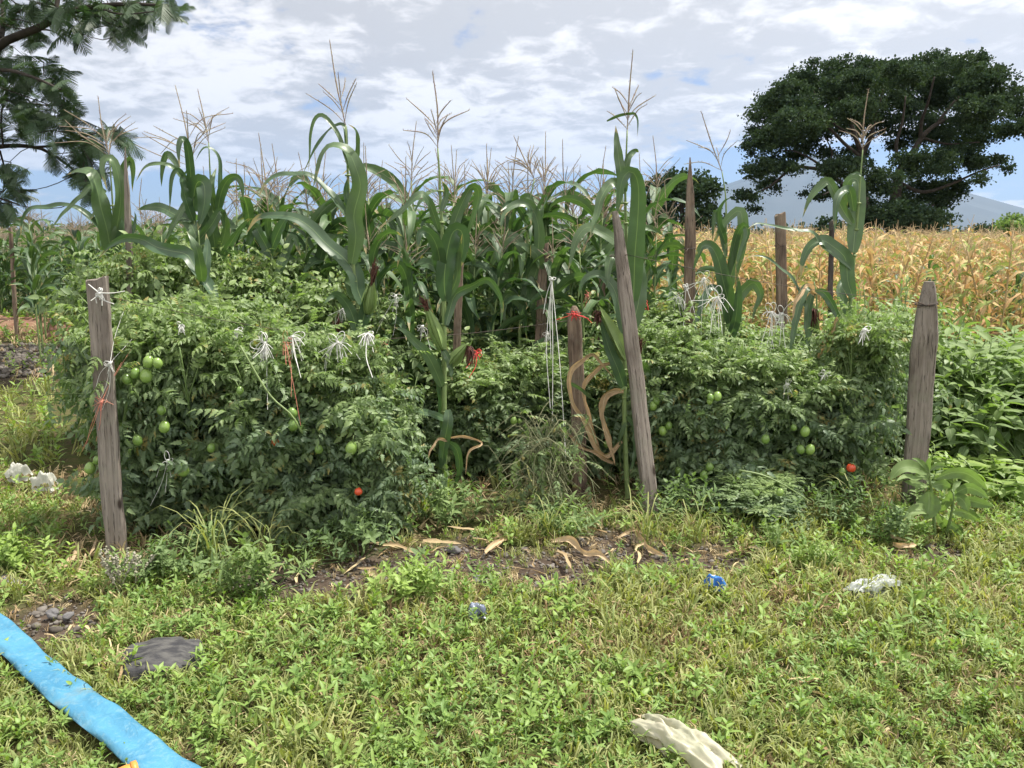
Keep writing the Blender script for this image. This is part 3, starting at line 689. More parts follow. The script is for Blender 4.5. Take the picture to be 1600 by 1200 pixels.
FR = [ (208,4.18,482,.90,0,'leftmost tomato plant of the front row, hanging out past the tall grey plank post'),
       (290,4.22,488,1.0,1,'tomato plant with a cluster of three green fruits right of the tall grey plank post'),
       (375,4.22,505,1.0,2,'front row tomato plant below the two small white string knots'),
       (462,4.20,528,1.0,3,'front row tomato plant tied with orange and white string'),
       (540,4.15,535,.95,4,'front row tomato plant tied with a fluffy white string tuft'),
       (588,4.10,590,.62,0,'low rounded tomato plant at the right end of the left hedge'),
       (775,5.15,562,.95,1,'tomato plant in the middle right of the maize with two green ears'),
       (842,5.25,545,.9,2,'tomato plant behind the long white hanging strings'),
       (1035,4.95,512,.9,3,'tomato plant just right of the long leaning post'),
       (1110,4.80,540,.95,4,'tomato plant with paired green fruits between the leaning post and the right strings'),
       (1192,4.75,545,.95,2,'tomato plant under the white string bundles at right'),
       (1262,4.80,575,.85,0,'tomato plant with three pale green fruits left of the tall dense one'),
       (1352,4.80,497,.80,1,'tall dense tomato plant with a red fruit beside the right end post'),
       (1185,4.30,745,.75,3,'low sprawling tomato plant with pale unripe fruits near the bare soil'),
       (948,5.3,560,.75,4,'tomato plant between the red tied post and the leaning post'),
       (725,5.2,600,.7,3,'small tomato plant at the foot of the maize with two green ears')]
front = []
for k, (px, Yd, ty, w_, v, lab) in enumerate(FR):
    front.append((tomato_plant(px, Yd, ty, w_, lab, v, 1.3*k, 'tomato plants in the front row', wy=w_*.95), px, Yd, ty))
BK = [(172,5.9,412,'back row tomato plant at the far left above the grass'),(238,5.7,392,'tallest back row tomato plant behind the grey plank post'),
      (300,5.9,400,'back row tomato plant below the left maize cluster'),(355,5.8,412,'back row tomato plant right of the left maize leaf'),
      (430,6.0,415,'back row tomato plant below the long drooping maize leaf'),(505,5.7,445,'back row tomato plant left of the central maize stalk'),
      (600,5.6,475,'back row tomato plant right of the central maize ear'),(345,5.1,470,'tomato plant filling the gap between the rows at left'),
      (770,6.2,470,'dark back row tomato plant left of the middle brown post'),(815,6.3,480,'dark tomato plant at the foot of the middle brown post'),
      (895,6.0,478,'back row tomato plant behind the red tied post'),(1040,6.1,470,'back row tomato plant behind the leaning post'),
      (1120,6.0,500,'back row tomato plant behind the sharp pointed post'),(1200,6.0,520,'back row tomato plant before the flat topped post'),
      (1290,5.7,520,'back row tomato plant under the thin dark post'),(560,6.6,440,'tomato plant between the maize plants behind the centre'),
      (700,5.5,530,'back row tomato plant behind the maize with two green ears'),(1375,5.6,490,'back row tomato plant left of the right end post')]
for k, (px, Yd, ty, lab) in enumerate(BK):
    tomato_plant(px, Yd, ty, 1.0, lab, k%3, 2.1*k, 'tomato plants in the back row', back=True)

def fruit_mesh(mat, L=1.25):
    g = G(); th = np.linspace(0,2*np.pi,16,endpoint=False); ph = np.linspace(0.01,np.pi-.01,11)
    A_, B_ = np.meshgrid(th, ph); zc = np.cos(B_)
    rr = np.sin(B_)*(1-.10*zc)*(1+.02*np.cos(A_*3))
    V = np.stack([rr*np.cos(A_), rr*np.sin(A_), zc*L - .10*np.exp(-((B_)/.35)**2)], -1)
    i, j = np.meshgrid(np.arange(10), np.arange(16), indexing='ij'); j2=(j+1)%16
    g.add(V.reshape(-1,3), np.stack([i*16+j, (i+1)*16+j, (i+1)*16+j2, i*16+j2], -1).reshape(-1,4))
    return g.mesh('tomato', mat)
def calyx_mesh():
    g = G()
    for k in range(5):
        a_ = k*1.257; leaflet(g, np.array([0,0,1.17]), np.array([math.cos(a_),math.sin(a_),.05]), np.array([0,0,1.]), .75, .22, [0,.4,1], [.6,1,0], droop=.2, tint=.4)
    tube(g, [(0,0,1.1),(.05,0,1.6),(.2,.05,2.2)], [.09,.06], 5)
    return g.mesh('calyx', MT['tomato_stem'])
FM = {'g': fruit_mesh(MT['tomato_green']), 'd': fruit_mesh(MT['tomato_dark']), 'r': fruit_mesh(MT['tomato_red'], 1.0)}
CM = calyx_mesh()
FRUITS = [(232,565,9,'g'),(246,567,8,'g'),(228,587,10,'g'),(198,592,8,'d'),(211,583,8,'d'),(257,667,9,'g'),(252,641,7,'d'),(286,734,10,'g'),(215,688,8,'d'),
 (141,731,9,'g'),(152,719,7,'d'),(457,645,8,'d'),(458,664,9,'d'),(498,702,7,'d'),(549,700,10,'g'),(803,657,6,'g'),(812,658,4,'g'),(768,596,6,'g'),(1020,634,7,'g'),(1025,627,6,'d'),
 (1035,673,7,'g'),(1045,665,6,'d'),(1110,621,6,'d'),(1121,619,7,'g'),(1109,627,5,'g'),(1258,674,8,'g'),(1251,702,7,'d'),(1266,702,8,'g'),(1168,745,9,'g'),(1219,769,6,'g'),
 (1226,757,5,'g'),(1275,780,4,'g'),(1100,742,7,'d'),(1109,730,7,'d'),(1196,686,7,'d'),(1330,731,8,'r'),(1316,737,6,'d'),(430,690,7,'r'),(560,768,7,'r'),(948,694,6,'g'),(950,686,5,'r'),
 (1182,770,5,'d'),(1060,735,6,'d'),(1240,668,5,'d'),(375,610,6,'d'),(330,700,7,'d'),(600,660,6,'d')]
lablr = {'r': 'red ripe fruit', 'd': None, 'g': None}
for px, py, r, kd in FRUITS:
    own = min(front, key=lambda q: abs(q[1]-px) + (60 if py < q[3]+20 else 0) + (0 if (q[2] < 4.5) == (py > 740 or px < 640) else 30))
    t_ = own[0]; Yf = own[2]-.37; w0 = P(px, py, Yf); rr = r*pxm(Yf)*.92
    o = bpy.data.objects.new('tomato', FM[kd]); COL.objects.link(o); o.parent = t_
    o.location = Vector(w0) - t_.location; o.scale = (rr,rr,rr); o.rotation_euler = (random.uniform(-.3,.3), random.uniform(-.3,.3), random.uniform(0,6))
    if lablr[kd]: o['label'] = lablr[kd]
    c = bpy.data.objects.new('calyx', CM); COL.objects.link(c); c.parent = o
# long bare trailing stem on the low plant and a stem bearing the left cluster
g = G(); own = front[13][0]; oc = np.array(own.location)
tube(g, [P(1155,735,3.95)-oc, P(1190,742,3.92)-oc, P(1225,758,3.9)-oc, P(1268,785,3.9)-oc], [.006,.003], 5, n=14, tint=.8); g.build('trailing_shoot', MT['tomato_stem'], own)
g = G(); own = front[1][0]; oc = np.array(own.location)
tube(g, [P(188,690,3.95)-oc, P(205,600,3.88)-oc, P(219,560,3.85)-oc, P(212,545,3.86)-oc], [.009,.007], 6, n=14, tint=.3); g.build('bare_stem', MT['tomato_stem'], own)
g = G(); own = front[3][0]; oc = np.array(own.location)
tube(g, [P(375,540,3.82)-oc, P(420,615,3.78)-oc, P(455,648,3.77)-oc, P(473,678,3.77)-oc], [.006,.005], 5, n=14, tint=.9); g.build('bare_stem', MT['tomato_stem'], own)

# ---- twine ties
def tie(px, py, Yd, mat, n, L, label, fan=1.0, down=(), group='string ties on the tomato plants', r=.0012, loops=4, side=0.0):
    rs = np.random.default_rng(int(px*7+py)); c = P(px, py, Yd); g = G()
    for k in range(n):
        a_ = rs.uniform(0, 6.28); l_ = L*rs.uniform(.2,.85)
        d = np.array([math.cos(a_)*fan*.8+side, -.35*abs(math.sin(a_))-.1, rs.uniform(-2.6,.10)]); d = nrm(d)
        p1 = c + d*l_*.5 + rs.normal(0,.10,3)*l_ + [0,0,l_*.05]; p2 = c + d*l_ - [0,0,l_*rs.uniform(.1,.5)]
        tube(g, [c, p1, p2], [r, r*.8], 4, n=7, cap=False)
    for k in range(loops):
        a_ = rs.uniform(0, 6.28); th = np.linspace(0, 6.28, 12); lr = L*.22*rs.uniform(.6,1.2)
        e1 = np.array([math.cos(a_),.2,math.sin(a_)]); e2 = np.array([-math.sin(a_),.3,math.cos(a_)])
        tube(g, c + e1*lr + np.outer(np.cos(th), -e1*lr) + np.outer(np.sin(th), e2*lr*.6), r, 4, cap=False)
    for (qx, qy, qd) in down:
        e = P(qx, qy, qd); tube(g, [c, (c+e)/2 + [rs.normal(0,.012),0,rs.normal(0,.006)], e], [r, r*.8], 4, n=10, cap=False)
    lumpy(g, c, (.009,.009,.007), k+3, seg=8)
    return tag(g.build('twine_tie', mat), label, 'string tie', group)
WT, PK, RD = MT['twine_white'], MT['twine_pink'], MT['twine_red']
tie(155,458,3.72,WT,10,.05,'white string wound round the top of the left plank post',1.2,[(195,455,3.70),(142,470,3.70),(178,475,3.7),(138,444,3.72)],r=.003,side=.2)
tie(172,567,3.70,WT,7,.08,'white string knot half way up the left plank post',1.2,[(193,487,3.95),(206,530,3.9),(155,628,3.70),(160,640,3.7),(150,605,3.7)],side=.3)
tie(158,628,3.70,PK,9,.09,'pink and white string bundle on the left plank post',1,[(205,545,3.9),(190,566,3.8),(128,705,3.72),(135,695,3.72),(150,690,3.72)],side=-.4)
tie(262,690+30,3.80,WT,5,.10,'white strings hanging low in the left tomato hedge',.6,[(235,790,3.8),(258,770,3.8)])
tie(283,507,3.98,WT,12,.06,'small white string knot on the left hedge top',1,r=.0028,loops=6)
tie(370,516,4.0,WT,9,.06,'small white string knot above the middle of the left hedge',1,r=.0025,loops=4)
tie(414,536,3.96,WT,22,.17,'white string bundle spread like a fan on the left hedge',1.3,[(418,640,3.85),(417,610,3.85),(395,560,3.85)],r=.002)
tie(445,531,3.96,PK,7,.10,'orange pink string hanging beside the white fan of strings',.6,[(455,620,3.82),(470,665,3.8),(447,570,3.8)])
tie(457,526,3.98,WT,12,.14,'white strings looped just right of the orange string',1.0,[(466,575,3.85),(470,590,3.85)],r=.002,loops=5)
tie(527,535,3.98,WT,18,.17,'loose white strings left of the fluffy tuft on the hedge',1.4,r=.0018,side=-.5)
tie(574,522,4.0,WT,26,.09,'fluffy tangled white string tuft on top of the hedge',1.4,[(582,590,3.85)],r=.0028,loops=10)
tie(618,462,4.9,WT,8,.10,'white strings hanging beside the central maize ear',.6,[(588,520,4.9),(614,525,4.9),(592,505,4.9)])
tie(536,483,5.0,WT,16,.12,'white string tuft left of the central maize stalk',1.3)
tie(660,510,4.5,WT,7,.07,'white string knot under the left green maize ear',1,[(656,545,4.5),(673,548,4.4)])
tie(745,552,4.6,RD,10,.07,'bright pink string scrap right of the lower green maize ear',1,[(733,590,4.5),(728,575,4.5)],r=.0025)
tie(604,540,4.3,PK,5,.08,'pale pink string on the back slope of the hedge',1)
tie(862,436,4.72,WT,4,.05,'long white strings hanging down the middle of the plot',.6,[(860,640,4.55),(863,660,4.5),(884,715,4.3),(861,560,4.6),(849,490,4.7)],r=.0024)
tie(855,522,4.9,WT,12,.06,'small white knot behind the long hanging strings',1,[(850,560,4.85)])
tie(897,491,4.68,RD,9,.06,'red string tied round the top of the short brown post',1.0,[(925,505,4.66),(920,498,4.66),(868,500,4.7),(886,489,4.68),(908,489,4.68)],r=.0025,side=.3)
tie(918,462,5.6,PK,10,.08,'pink string scraps behind the red tied post',1.2)
tie(1003,470,5.6,RD,10,.09,'red and pink rags on the wire right of the leaning post',1.2,r=.004)
tie(1072,448,5.6,WT,8,.05,'white bow of string on the sharp pointed post',1,[(1066,545,5.5),(1090,520,5.5),(1100,440,5.5)],r=.0028,loops=5)
tie(1060,465,5.4,WT,18,.12,'frayed white string left of the sharp pointed post',1.3)
tie(1100,435,5.35,WT,14,.16,'white strings gathered at the top right of the pointed post',1.1,[(1042,470,5.3),(1095,545,5.2),(1075,500,5.2),(1120,520,5.2)])
tie(1121,465,5.1,WT,16,.16,'white string bundle below the maize with the blue green leaves',1.2,[(1124,560,4.95),(1110,520,5),(1090,480,5.1),(1080,470,5.1),(1130,540,4.95)],r=.0022)
tie(1205,488,5.0,WT,16,.14,'white string bundle between the pointed post and the withered maize',1.1,[(1205,545,4.9),(1198,540,4.9),(1185,550,4.9),(1212,560,4.85)],r=.0022)
tie(1222,490,4.95,WT,10,.12,'white strings just left of the withered maize plant',1.0,[(1230,560,4.85),(1218,540,4.85),(1240,470,4.9)],r=.0022)
tie(1230,600,4.5,WT,5,.10,'white strings caught in the leaves left of the tall dense tomato plant',.8)
tie(1350,515,4.45,WT,10,.09,'white strings on top of the tall dense tomato plant',.8,[(1343,535,4.42),(1358,532,4.42),(1348,540,4.42)],r=.0025)
tie(1290,585,4.6,WT,10,.08,'silvery white string tangle beside the withered maize plant',1.2,r=.004)

# withered tangle of vines in the middle
g = G(); rs = np.random.default_rng(77); c0 = P(855,770,4.35); c0[2] = 0
for k in range(230):
    a_ = rs.uniform(0,6.28); b = c0 + [rs.normal(0,.085), rs.normal(0,.08), rs.uniform(0,.50)]
    l_ = rs.uniform(.12,.35); d = nrm(np.array([math.cos(a_), math.sin(a_)*.7, rs.uniform(-.3,1.2)]))
    tube(g, [b, b+d*l_*.5+[0,0,.05], b+d*l_-[0,0,l_*.35]], [.0026,.0012], 4, n=6, tint=rs.uniform(0,1), cap=False)
gw = thing('withered_vine', 'pale dry tangle of withered vines below the long white strings', 'plant', c0)
g.build('vines', leaf_mat('vine_dry', (0.13,0.15,0.075), (0.27,0.27,0.15), trans=.1, tcol=(1,1,.8), rough=.8), gw, origin=c0)
rs2 = np.random.default_rng(5); n = 80; pos = c0 + np.stack([rs2.normal(0,.14,n), rs2.normal(-.02,.10,n), rs2.uniform(.05,.62,n)],1)
od = rs2.normal(0,1,(n,3)); od[:,2] -= .5
scatter_leaves(pos, od, np.tile([0,0,1.],(n,1))+rs2.normal(0,.3,(n,3)), rs2.uniform(.06,.13,n), rs2.uniform(.3,1,n), TL, rs2).build('leaves', MT['tomato_leaf'], gw, origin=c0)

# ================================================================== MAIZE
def tassel_geo(g, base, tip, nb, spread, rs, r=.0036, blen=.55):
    base = np.asarray(base, float); tip = np.asarray(tip, float); ax = tip-base; L = np.linalg.norm(ax); ax = ax/L
    e1 = nrm(np.cross(ax, [0.1,1,0])); e2 = np.cross(ax, e1)
    tube(g, [base, base+ax*L*.5+e1*.01*rs.normal(), tip], [r*.9, r*1.5, r*.8], 5, n=22, cap=False)
    for k in range(nb):
        f = .02+.34*(k/nb)**1.1; a_ = k*2.4+rs.uniform(-.4,.4); b = base + ax*L*f
        l_ = L*blen*rs.uniform(.75,1.1)*(1-.4*f); ang = R(rs.uniform(.75,1.15)*spread)
        d = ax*math.cos(ang) + (e1*math.cos(a_)+e2*math.sin(a_)*.8)*math.sin(ang)
        bow = (e1*math.cos(a_)+e2*math.sin(a_))*rs.uniform(-.10,.22)*l_ - np.array([0,0,rs.uniform(-.06,.20)*l_])
        tube(g, [b, b+d*l_*.5-bow*.3, b+d*l_+bow], [r*.45, r*1.15, r*.6], 4, n=12, cap=False)
    # spikelets: small flakes along the branches make the outline bristly
    V = np.vstack(g.V); q = rs.integers(0, len(V), 200 + nb*20); pp = V[q]
    M = frames(pp, rs.normal(0,1,(len(q),3))+ax*1.2, rs.normal(0,1,(len(q),3)), rs.uniform(.008,.014,len(q)))
    t_ = G(); t_.add([[0,-.12,0],[.6,0,.05],[1,.0,0],[.4,.16,0]], [[0,1,2,3]]); g.inst(t_, M, np.full(len(q), .5))
def ear_geo(gh, gs, base, tip, w_, silk_end, rs):
    base, tip, silk_end = map(lambda v: np.asarray(v, float), (base, tip, silk_end))
    n = 16; s_ = np.linspace(0,1,n); r = w_*.5*np.interp(s_, [0,.1,.3,.55,.8,1], [.45,.75,1,.95,.6,.16])
    tube(gh, base + (tip-base)*s_[:,None], r, 14, tint=.5)
    ax = nrm(tip-base); e1 = nrm(np.cross(ax, [0,1,0.1])); e2 = np.cross(ax, e1); L = np.linalg.norm(tip-base)
    for k in range(4):
        a_ = k*1.6+rs.uniform(0,1); o_ = e1*math.cos(a_)+e2*math.sin(a_)
        ribbon(gh, [base+o_*w_*.25, base+ax*L*.4+o_*w_*.47, base+ax*L*.75+o_*w_*.34, base+ax*L*(1.03+.08*rs.normal())+o_*w_*.15],
               w_*.9, 10, side=np.cross(ax, o_), fold=.0, curl=-.5, wave=.02, tint=rs.uniform(.2,.9))
    for k in range(34):
        d = (silk_end-tip) + rs.normal(0, .016, 3); p0 = tip - ax*.02 + rs.normal(0, w_*.07, 3)
        tube(gs, [p0, p0+ax*.02+d*.4+rs.normal(0,.005,3), p0+d*rs.uniform(.7,1.15)], [.0035,.0022], 4, n=6, cap=False)
def pts3(spec, Yd, dY=0.0, bend=0.0):
    n = len(spec); return np.array([P(q[0], q[1], Yd + dY*k/(n-1) + bend*math.sin(math.pi*k/(n-1))) for k, q in enumerate(spec)])
def hero(label, Yd, stalk, tassel, leaves, ears=(), extra=0, swid=24, ntas=11, spread=38, stalk_r=.013, tl=.55):
    rs = np.random.default_rng(int(stalk[0][0]*3+stalk[-1][1])); random.seed(int(stalk[0][0]))
    s3 = pts3(stalk, Yd); base = np.array([s3[0][0]+rs.normal(0,.01), Yd, 0.0]); s3 = np.vstack([[base - [0,0,.05]], s3]) if s3[0][2] > .08 else s3
    t_ = thing('maize_plant', label, 'maize plant', base, 'maize plants in the near plot')
    g = G(); tube(g, s3, [stalk_r*1.15, stalk_r, stalk_r*.8, stalk_r*.3], 8, n=40, tint=.5)
    path = spline(s3, 40)
    for z_ in np.arange(.12, s3[-1][2]-.25, .17):     # nodes
        q = path[np.argmin(np.abs(path[:,2]-z_))]; tube(g, [q-[0,0,.006], q, q+[0,0,.006]], [stalk_r*1.0, stalk_r*1.35, stalk_r*1.0], 8, tint=.9)
    g.build('stalk', MT['maize_stalk'], t_, origin=base)
    if tassel:
        g = G(); tassel_geo(g, s3[-1], P(tassel[0], tassel[1], Yd), ntas, spread*1.22, rs, r=.0031, blen=tl*1.15); g.build('tassel', MT['tassel'], t_, origin=base)
    for lf in leaves:
        spec, wpx = lf[0], lf[1]; roll = lf[2] if len(lf) > 2 else (rs.uniform(-35,35), rs.uniform(-50,50)); kind = lf[3] if len(lf) > 3 else 'maize'
        p3 = pts3(spec, Yd - .02, dY=rs.uniform(-.25,.15), bend=rs.uniform(-.08,.05)); g = G()
        ribbon(g, p3, wpx*pxm(Yd)*(.90 if kind=='maize' else .95), 34 if kind=='maize' else 56, roll=roll if kind=='maize' else (10,-20,35,-10,40,0), fold=rs.uniform(.12,.40) if kind=='maize' else .35, wave=rs.uniform(.05,.13) if kind=='maize' else .11,
               wfreq=rs.uniform(2.5,4.5) if kind=='maize' else 7, tint=rs.uniform(.1,.9), prof=kind, curl=0 if kind=='maize' else .9)
        o = g.build('dry_leaf' if kind=='dry' else 'leaf', MT['dry_leaf' if kind=='dry' else 'maize_leaf'], t_, origin=base)
        if kind == 'dry': o['label'] = 'curled dry tan leaf'
    for e in ears:
        g1, g2 = G(), G(); ear_geo(g1, g2, P(*e[0],Yd-.03), P(*e[1],Yd-.07), e[2]*.70*pxm(Yd), P(*e[3],Yd-.08), rs)
        eo = g1.build('ear', MT['husk'], t_, origin=base); g2.build('silk', MT['silk'], eo, origin=base)
    return t_
D_ = 'dry'
hero('tall maize plant behind the left plank post with a leaf arching far left', 5.8,
     [(182,560),(180,400),(176,320),(171,246)], (153,150),
     [([(174,400),(168,362),(158,325),(150,290),(140,268),(125,266),(105,273)],30,(10,25,60)), ([(178,380),(188,320),(186,280),(176,250),(164,250),(161,270),(168,298)],22,(10,20,50)),
      ([(172,385),(160,362),(140,340),(120,325),(98,321),(75,324),(50,325),(36,342),(32,370)],13,(30,50,20)), ([(166,300),(145,290),(125,308),(100,332),(76,362)],9,(20,40)),
      ([(178,395),(192,360),(195,335),(188,320)],16,(20,20)), ([(184,400),(200,380),(212,345),(210,330)],12), ([(182,420),(205,395),(215,375),(222,395)],15),
      ([(185,300),(192,265),(202,248),(208,262),(207,300)],13,(0,40)), ([(176,380),(165,345),(152,330),(140,345)],14)], ntas=14, spread=50, tl=.75)
hero('double tasselled maize plant left of centre with the yellow edged leaf', 5.6,
     [(307,560),(306,400),(303,330),(300,262)], (274,134),
     [([(300,300),(297,262),(292,226),(284,217),(279,235),(281,263)],14,(0,30)), ([(296,300),(282,275),(266,259),(243,256),(226,262),(212,284)],9,(30,40)),
      ([(280,262),(266,243),(259,243),(254,262),(252,292)],11,(0,30)), ([(302,330),(304,298),(310,284),(319,290),(319,320),(309,360)],28,(10,10,5)),
      ([(306,300),(288,322),(272,350),(256,382)],11,(30,20)), ([(308,410),(309,385),(303,360),(288,338),(278,342),(262,360)],25,(0,30)),
      ([(300,345),(275,336),(252,325),(232,324),(214,328)],18,(25,10)), ([(305,310),(290,280),(278,265),(268,280),(265,330)],8), ([(302,345),(290,310),(285,280),(295,262)],18,(30,50)),
      ([(310,400),(318,370),(322,345),(318,325)],22,(10,20)), ([(308,380),(330,352),(345,330),(350,360)],18)], ntas=13, spread=55, tl=.75)
hero('maize plant leaning into the double tasselled one, tall straight tassel', 5.75,
     [(342,560),(338,400),(331,320),(326,223)], (309,140),
     [([(338,400),(332,360),(322,320),(318,295)],22,(10,25)), ([(340,330),(346,300),(357,280),(370,277),(378,290),(380,314)],17,(10,20)),
      ([(338,330),(344,290),(342,250),(332,233),(318,231),(305,252)],10,(30,60)), ([(340,400),(352,360),(350,325)],18,(10,50)), ([(336,330),(330,290),(338,262)],12),
      ([(342,410),(360,380),(385,345),(400,342)],13), ([(338,440),(325,420),(310,410),(296,430)],18)], ntas=9, spread=40, tl=.6)
hero('maize with one broad grey green leaf arching over the left tomato plants', 4.95,
     [(322,700),(318,520),(314,430),(310,360)], None,
     [([(338,470),(326,448),(306,420),(292,398),(268,392),(245,386),(222,374),(196,372),(172,384),(154,404)],25,(35,20,-10,25)),
      ([(316,440),(313,415),(306,385),(292,362)],18,(0,20)), ([(316,445),(322,410),(324,385),(322,365)],17,(10,0))])
hero('tallest maize plant left of centre with looping top leaves', 4.95,
     [(566,640),(561,500),(552,412),(546,320),(543,260),(540,196)], (515,63),
     [([(550,412),(556,370),(553,335),(563,292),(556,262),(545,238),(532,229),(515,229),(503,245),(496,268),(489,294)],30,(0,20,-20,40,60,40)),
      ([(544,260),(532,218),(517,193),(503,180),(492,186),(486,208),(484,240),(482,268)],8,(10,30)), ([(543,262),(555,250),(559,225),(556,204),(544,194)],9,(10,40)),
      ([(541,240),(538,200),(526,197),(510,208),(492,234),(473,272)],9,(30,60,30)), ([(545,340),(524,312),(502,288),(480,274),(458,272),(436,274),(416,285),(404,308)],17,(20,60,60,20)),
      ([(578,494),(560,456),(556,430),(540,406),(510,381),(486,356),(460,340),(430,337),(402,341),(384,366)],28,(30,10,35,20)),
      ([(548,330),(541,300),(544,275)],12,(0,10)), ([(562,520),(575,470),(583,440),(578,415)],22,(10,10)), ([(560,520),(545,480),(525,460),(505,475)],20), ([(556,470),(548,440),(552,410),(545,395)],24,(10,20))],
     ears=[((574,490),(581,442),21,(586,408))], ntas=8, spread=34, stalk_r=.015, tl=.42)
hero('maize plant with two green ears in the middle of the plot', 4.35,
     [(696,830),(694,640),(694,500),(692,400),(688,300),(684,232)], (676,112),
     [([(686,360),(676,330),(668,312),(656,304),(626,330),(590,358)],15,(20,40,20)), ([(692,400),(706,360),(720,322),(736,293),(748,300),(741,335),(725,380)],21,(5,30,40,10)),
      ([(697,470),(694,440),(698,400),(706,366),(717,358),(724,372),(721,402),(708,436)],31,(0,10,0)), ([(690,430),(684,390),(672,366),(657,364),(652,392)],24,(0,10)),
      ([(697,508),(702,487),(712,460),(737,447),(760,436),(775,450),(785,476),(782,510)],18,(15,30,40,20)), ([(691,604),(679,576),(666,552),(650,536),(632,518),(615,511)],20,(10,20)),
      ([(698,656),(672,646),(650,642),(635,635),(618,631)],13,(20,30)), ([(700,640),(700,660),(694,695),(688,750)],20,(5,15)), ([(700,690),(714,704),(718,735),(708,768)],16,(10,30)),
      ([(690,545),(698,556),(704,575),(707,595)],12,(10,20)), ([(696,470),(712,440),(716,405),(722,365)],14,(20,40)), ([(690,330),(698,300),(690,282)],10), ([(686,560),(690,640),(694,700)],13,(20,60)),
      ([(699,735),(688,770),(668,800)],12,(20,40)), ([(703,684),(733,683),(753,693),(734,706),(727,742)],5,(20,90),D_), ([(700,687),(682,690),(668,718)],6,(20,60),D_)],
     ears=[((692,546),(667,480),19,(659,466)), ((701,572),(732,536),18,(737,562))], ntas=10, spread=36, stalk_r=.015, tl=.45)
hero('tall maize plant behind the leaning post with a torn top leaf and dry curls', 4.62,
     [(981,790),(976,660),(976,520),(979,400),(977,300),(980,204)], (989,79),
     [([(976,300),(968,255),(964,225),(962,196)],18,(5,15)), ([(977,272),(982,246),(992,236),(998,238)],12,(10,30)), ([(948,189),(965,181),(984,177),(992,178),(997,190),(996,213)],6,(30,50)),
      ([(990,470),(992,400),(996,350),(998,300),(993,274),(982,268),(972,282),(967,312),(962,346)],31,(5,10,-10,15)), ([(976,300),(958,285),(940,308),(931,340),(921,374)],18,(20,30)),
      ([(984,395),(962,376),(940,362),(918,355),(901,374),(888,422)],21,(30,20)), ([(974,520),(962,458),(941,432),(920,433),(908,447),(903,471)],23,(20,30,50)),
      ([(975,606),(965,576),(952,545),(942,512),(935,488)],21,(10,25)), ([(988,560),(1006,568),(1014,592),(1010,645)],13,(20,50)), ([(980,650),(992,665),(993,705),(984,742)],13,(10,40)),
      ([(985,520),(998,470),(1000,420),(994,380)],26,(5,25)), ([(976,420),(962,400),(952,410),(948,450)],17), ([(978,660),(968,690),(970,730)],10,(30,60)), ([(884,710),(903,690),(914,655),(921,640)],13,(0,30)),
      ([(884,596),(905,606),(924,622),(940,630)],8,(30,50)),
      ([(972,690),(944,712),(915,665),(896,636),(890,604),(892,580),(906,564),(926,552),(941,568),(958,590)],11,(20,60,-20,40),D_), ([(955,568),(939,572),(922,588),(914,606),(915,630),(923,656),(937,700)],9,(60,20,50),D_),
      ([(974,612),(962,611),(947,617),(943,634),(945,668),(955,692),(961,727)],13,(10,60,0,30),D_), ([(958,724),(937,712),(910,700),(887,680),(866,666)],8,(20,50,10),D_)],
     ears=[((976,560),(938,484),27,(930,498)), ((996,600),(999,553),14,(1001,528))], ntas=9, spread=36, stalk_r=.014, tl=.42)
hero('maize plant right of the sharp post with blue green leaves', 5.6,
     [(1134,620),(1131,480),(1134,370),(1134,310),(1128,268)], (1096,175),
     [([(1133,460),(1148,412),(1158,372),(1159,337),(1151,330),(1130,352),(1111,388)],22,(10,20,20)), ([(1140,505),(1137,470),(1130,440),(1122,405),(1111,386),(1098,385),(1090,402),(1083,424)],25,(0,10,30)),
      ([(1134,380),(1122,342),(1130,316),(1143,308)],13,(20,40)), ([(1138,430),(1150,372),(1162,352),(1168,366),(1155,402),(1148,442)],15,(15,35)), ([(1138,512),(1150,472),(1165,450),(1179,442),(1189,461),(1181,482),(1175,504)],20,(5,15,50)),
      ([(1136,540),(1149,500),(1153,455),(1150,420)],18,(10,30)), ([(1134,400),(1127,355),(1118,330),(1112,380)],12), ([(1132,460),(1110,450),(1095,480),(1085,520)],13)],
     ntas=6, spread=42, tl=.6)
hero('right hand maize plant with a broad folded hanging leaf before the big tree', 5.2,
     [(1326,640),(1328,500),(1333,420),(1340,340),(1344,284),(1348,234)], (1357,140),
     [([(1333,395),(1337,350),(1341,310),(1341,284),(1331,279),(1323,292),(1322,332)],27,(5,5,25,10)), ([(1332,350),(1318,330),(1306,305),(1294,284),(1283,290),(1266,310),(1254,340)],19,(10,25)),
      ([(1334,330),(1328,298),(1316,300),(1307,317),(1304,364)],15,(10,20)), ([(1333,465),(1325,440),(1322,408),(1315,396),(1300,384),(1285,376),(1266,385),(1255,408),(1251,436)],24,(5,15,30,20)),
      ([(1330,420),(1300,395),(1284,384),(1270,364),(1251,360),(1225,357),(1199,351),(1182,349),(1168,358)],10,(30,60,30)), ([(1330,500),(1318,470),(1312,450),(1320,430)],15), ([(1346,275),(1338,270),(1322,276)],4)],
     ntas=11, spread=40, tl=.42)
